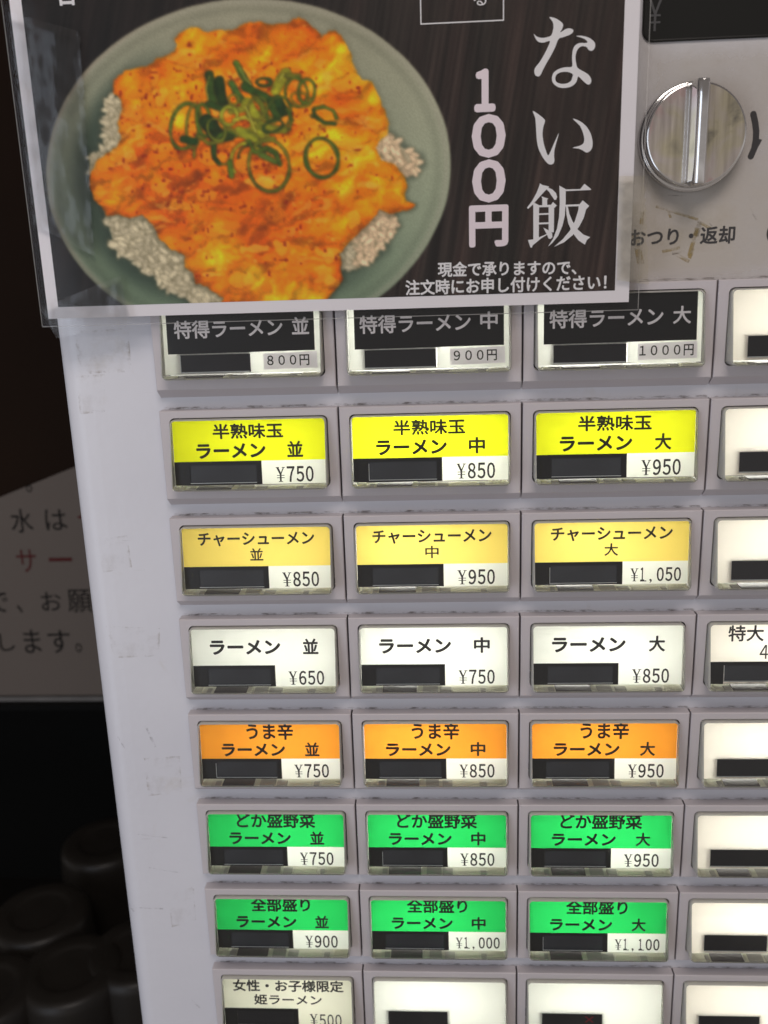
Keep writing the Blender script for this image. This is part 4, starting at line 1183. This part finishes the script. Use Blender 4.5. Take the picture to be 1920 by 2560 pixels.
# adhesive tape
M_TAPE = film_mat('clear_tape', rough=0.13, ior=1.5, gain=0.85, bump=0.22, bscale=60, haze=0.006, stretch=(1.6, 1.6, .5))
M_TAPE_OLD = film_mat('aged_tape', tint=(0.98, 0.96, 0.88, 1), rough=0.12, ior=1.5, gain=0.8, bump=0.25, bscale=170, haze=0.02)
def tape(quad_px, z, nx, ny, amp, seed, material, label, bulge=0.0):
    q = [np.array(at(px, py, z)) for px, py in quad_px]         # tl, bl, br, tr
    xs_, ys_ = np.linspace(0, 1, nx), np.linspace(0, 1, ny)
    A, B = np.meshgrid(xs_, ys_)
    P_ = (q[0] * ((1 - A) * (1 - B))[..., None] + q[3] * (A * (1 - B))[..., None] + q[1] * ((1 - A) * B)[..., None] + q[2] * (A * B)[..., None])
    jag = (np.random.default_rng(seed).random((ny, 1)) - .5) * 0.012
    P_[:, -1, 0] += jag[:, 0]
    Zv = z - amp * fbm(P_[..., 0] * 100, P_[..., 1] * 100, 14, seed=seed, o=4) - bulge * np.sin(A * math.pi)
    c0 = P_.reshape(-1, 2).mean(0)
    mb = MB()
    mb.add([(float(P_[j, i, 0] - c0[0]), float(P_[j, i, 1] - c0[1]), float(Zv[j, i] - z)) for j in range(ny) for i in range(nx)],
           [(j * nx + i, (j + 1) * nx + i, (j + 1) * nx + i + 1, j * nx + i + 1) for j in range(ny - 1) for i in range(nx - 1)], 0, True)
    o = mb.build('clear_tape', material, None, loc=(c0[0], c0[1], z))
    return tag(o, label, 'tape')
tape([(22, 30), (86, 560), (236, 640), (200, 80)], PZ - 0.020, 22, 70, 0.012, 3, M_TAPE, 'clear tape strip over the upper left edge of the poster, full of crinkles')
tape([(102, 770), (142, 846), (330, 806), (300, 690)], PZ - 0.020, 26, 18, 0.010, 8, M_TAPE, 'clear tape folded round the lower left corner of the poster')
tape([(1548, 440), (1542, 700), (1622, 712), (1610, 440)], PZ - 0.018, 14, 40, 0.006, 21, M_TAPE_OLD, 'yellowed clear tape down the right edge of the poster, left of the return lettering')

# ------------------------------------------------------------------ behind the machine
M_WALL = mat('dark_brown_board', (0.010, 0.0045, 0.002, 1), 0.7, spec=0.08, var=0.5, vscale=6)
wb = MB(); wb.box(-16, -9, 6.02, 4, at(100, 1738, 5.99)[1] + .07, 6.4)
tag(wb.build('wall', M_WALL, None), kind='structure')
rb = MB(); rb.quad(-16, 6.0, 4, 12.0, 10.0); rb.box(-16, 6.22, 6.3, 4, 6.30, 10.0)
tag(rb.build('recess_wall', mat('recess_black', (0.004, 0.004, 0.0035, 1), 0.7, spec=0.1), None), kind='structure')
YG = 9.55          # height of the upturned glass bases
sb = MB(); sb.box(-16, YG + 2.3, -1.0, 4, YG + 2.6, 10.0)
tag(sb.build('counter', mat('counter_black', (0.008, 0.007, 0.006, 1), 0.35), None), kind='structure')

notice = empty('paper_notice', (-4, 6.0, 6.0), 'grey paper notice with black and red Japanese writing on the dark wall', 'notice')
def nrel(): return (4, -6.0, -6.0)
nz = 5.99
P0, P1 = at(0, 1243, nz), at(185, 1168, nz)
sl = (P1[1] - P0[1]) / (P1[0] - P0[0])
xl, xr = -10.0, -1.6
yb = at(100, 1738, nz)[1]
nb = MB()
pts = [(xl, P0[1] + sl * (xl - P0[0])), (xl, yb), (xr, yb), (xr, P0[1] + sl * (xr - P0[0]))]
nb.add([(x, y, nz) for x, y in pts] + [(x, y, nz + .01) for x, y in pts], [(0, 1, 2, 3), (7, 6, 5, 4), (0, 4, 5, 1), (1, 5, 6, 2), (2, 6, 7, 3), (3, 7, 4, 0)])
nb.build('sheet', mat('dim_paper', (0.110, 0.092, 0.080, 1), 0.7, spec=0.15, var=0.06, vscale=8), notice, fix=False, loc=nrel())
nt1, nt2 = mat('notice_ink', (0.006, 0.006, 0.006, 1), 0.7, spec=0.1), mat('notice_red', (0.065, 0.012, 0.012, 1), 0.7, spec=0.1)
def ntext(material, s, x0, y0, x1, y1, off=0):
    (a0, b0), (a1, b1) = at(x0, y0, nz), at(x1, y1, nz)
    mb = MB(); put_text(mb, s, a0, b0, a1, b1, lambda x, y: nz - 0.006, off)
    mb.build('written_sign', material, notice, fix=False, loc=nrel())
ntext(nt1, '。', 64, 1212, 82, 1230); ntext(nt1, '水', 23, 1272, 86, 1331); ntext(nt1, 'は', 110, 1274, 170, 1325)
ntext(nt1, 'で', -32, 1482, 24, 1530); ntext(nt1, '、', 42, 1512, 58, 1532); ntext(nt1, 'お', 100, 1480, 156, 1526); ntext(nt1, '願', 166, 1474, 232, 1530)
ntext(nt1, 'し', -4, 1584, 40, 1627); ntext(nt1, 'ま', 56, 1574, 106, 1632); ntext(nt1, 'す', 117, 1575, 180, 1632); ntext(nt1, '。', 188, 1608, 206, 1630)
ntext(nt2, 'サ', 38, 1374, 95, 1430); ntext(nt2, 'ー', 122, 1394, 181, 1403); ntext(nt2, 'イ', -44, 1376, 4, 1428); ntext(nt2, 'セ', 192, 1268, 250, 1325)
lb = MB(); lb.box(-16, yb + .015, 5.96, 4, yb + .075, 6.015)
tag(lb.build('ledge', mat('pale_ledge', (0.095, 0.09, 0.085, 1), 0.6, var=0.5, vscale=60), None), kind='structure')

# upturned dark tumblers
M_TUM = mat('smoked_tumbler', (0.020, 0.017, 0.014, 1), 0.40, coat=0.0, spec=0.28, var=0.4, vscale=30)
def tumbler_mesh():
    prof = [(0.02, 0.035), (0.36, 0.035), (0.40, 0.025), (0.43, 0.005), (0.47, 0.0), (0.60, 0.004), (0.66, 0.02), (0.70, 0.07), (0.72, 0.16), (0.735, 0.5), (0.78, 1.7), (0.80, 2.28), (0.77, 2.29), (0.60, 0.4)]
    mb = MB()
    ls = [[(q * math.cos(2 * math.pi * k / 48), y, q * math.sin(2 * math.pi * k / 48)) for k in range(48)] for q, y in prof]
    mb.loops(ls, smooth=True, cap0=True, cap1=True)
    return mb
tum = None
for (px, py, label) in ((176, 2418, 'dark upturned tumbler nearest the camera, lowest in the picture'), (100, 2276, 'dark upturned tumbler just behind the nearest one at the left edge'),
                        (262, 2098, 'dark upturned tumbler farthest back beside the white machine edge'), (345, 2370, 'dark upturned tumbler half hidden by the machine edge'),
                        (-40, 2470, 'dark upturned tumbler cut by the left border')):
    gx_, gz_ = at_y(px, py, YG)
    if tum is None:
        o = tumbler_mesh().build('tumbler', M_TUM, None, loc=(gx_, YG, gz_)); tum = o
    else:
        o = tum.copy(); COL.objects.link(o); o.location = W(gx_, YG, gz_)
    tag(o, label, 'tumbler', 'upturned tumblers on the dark counter')
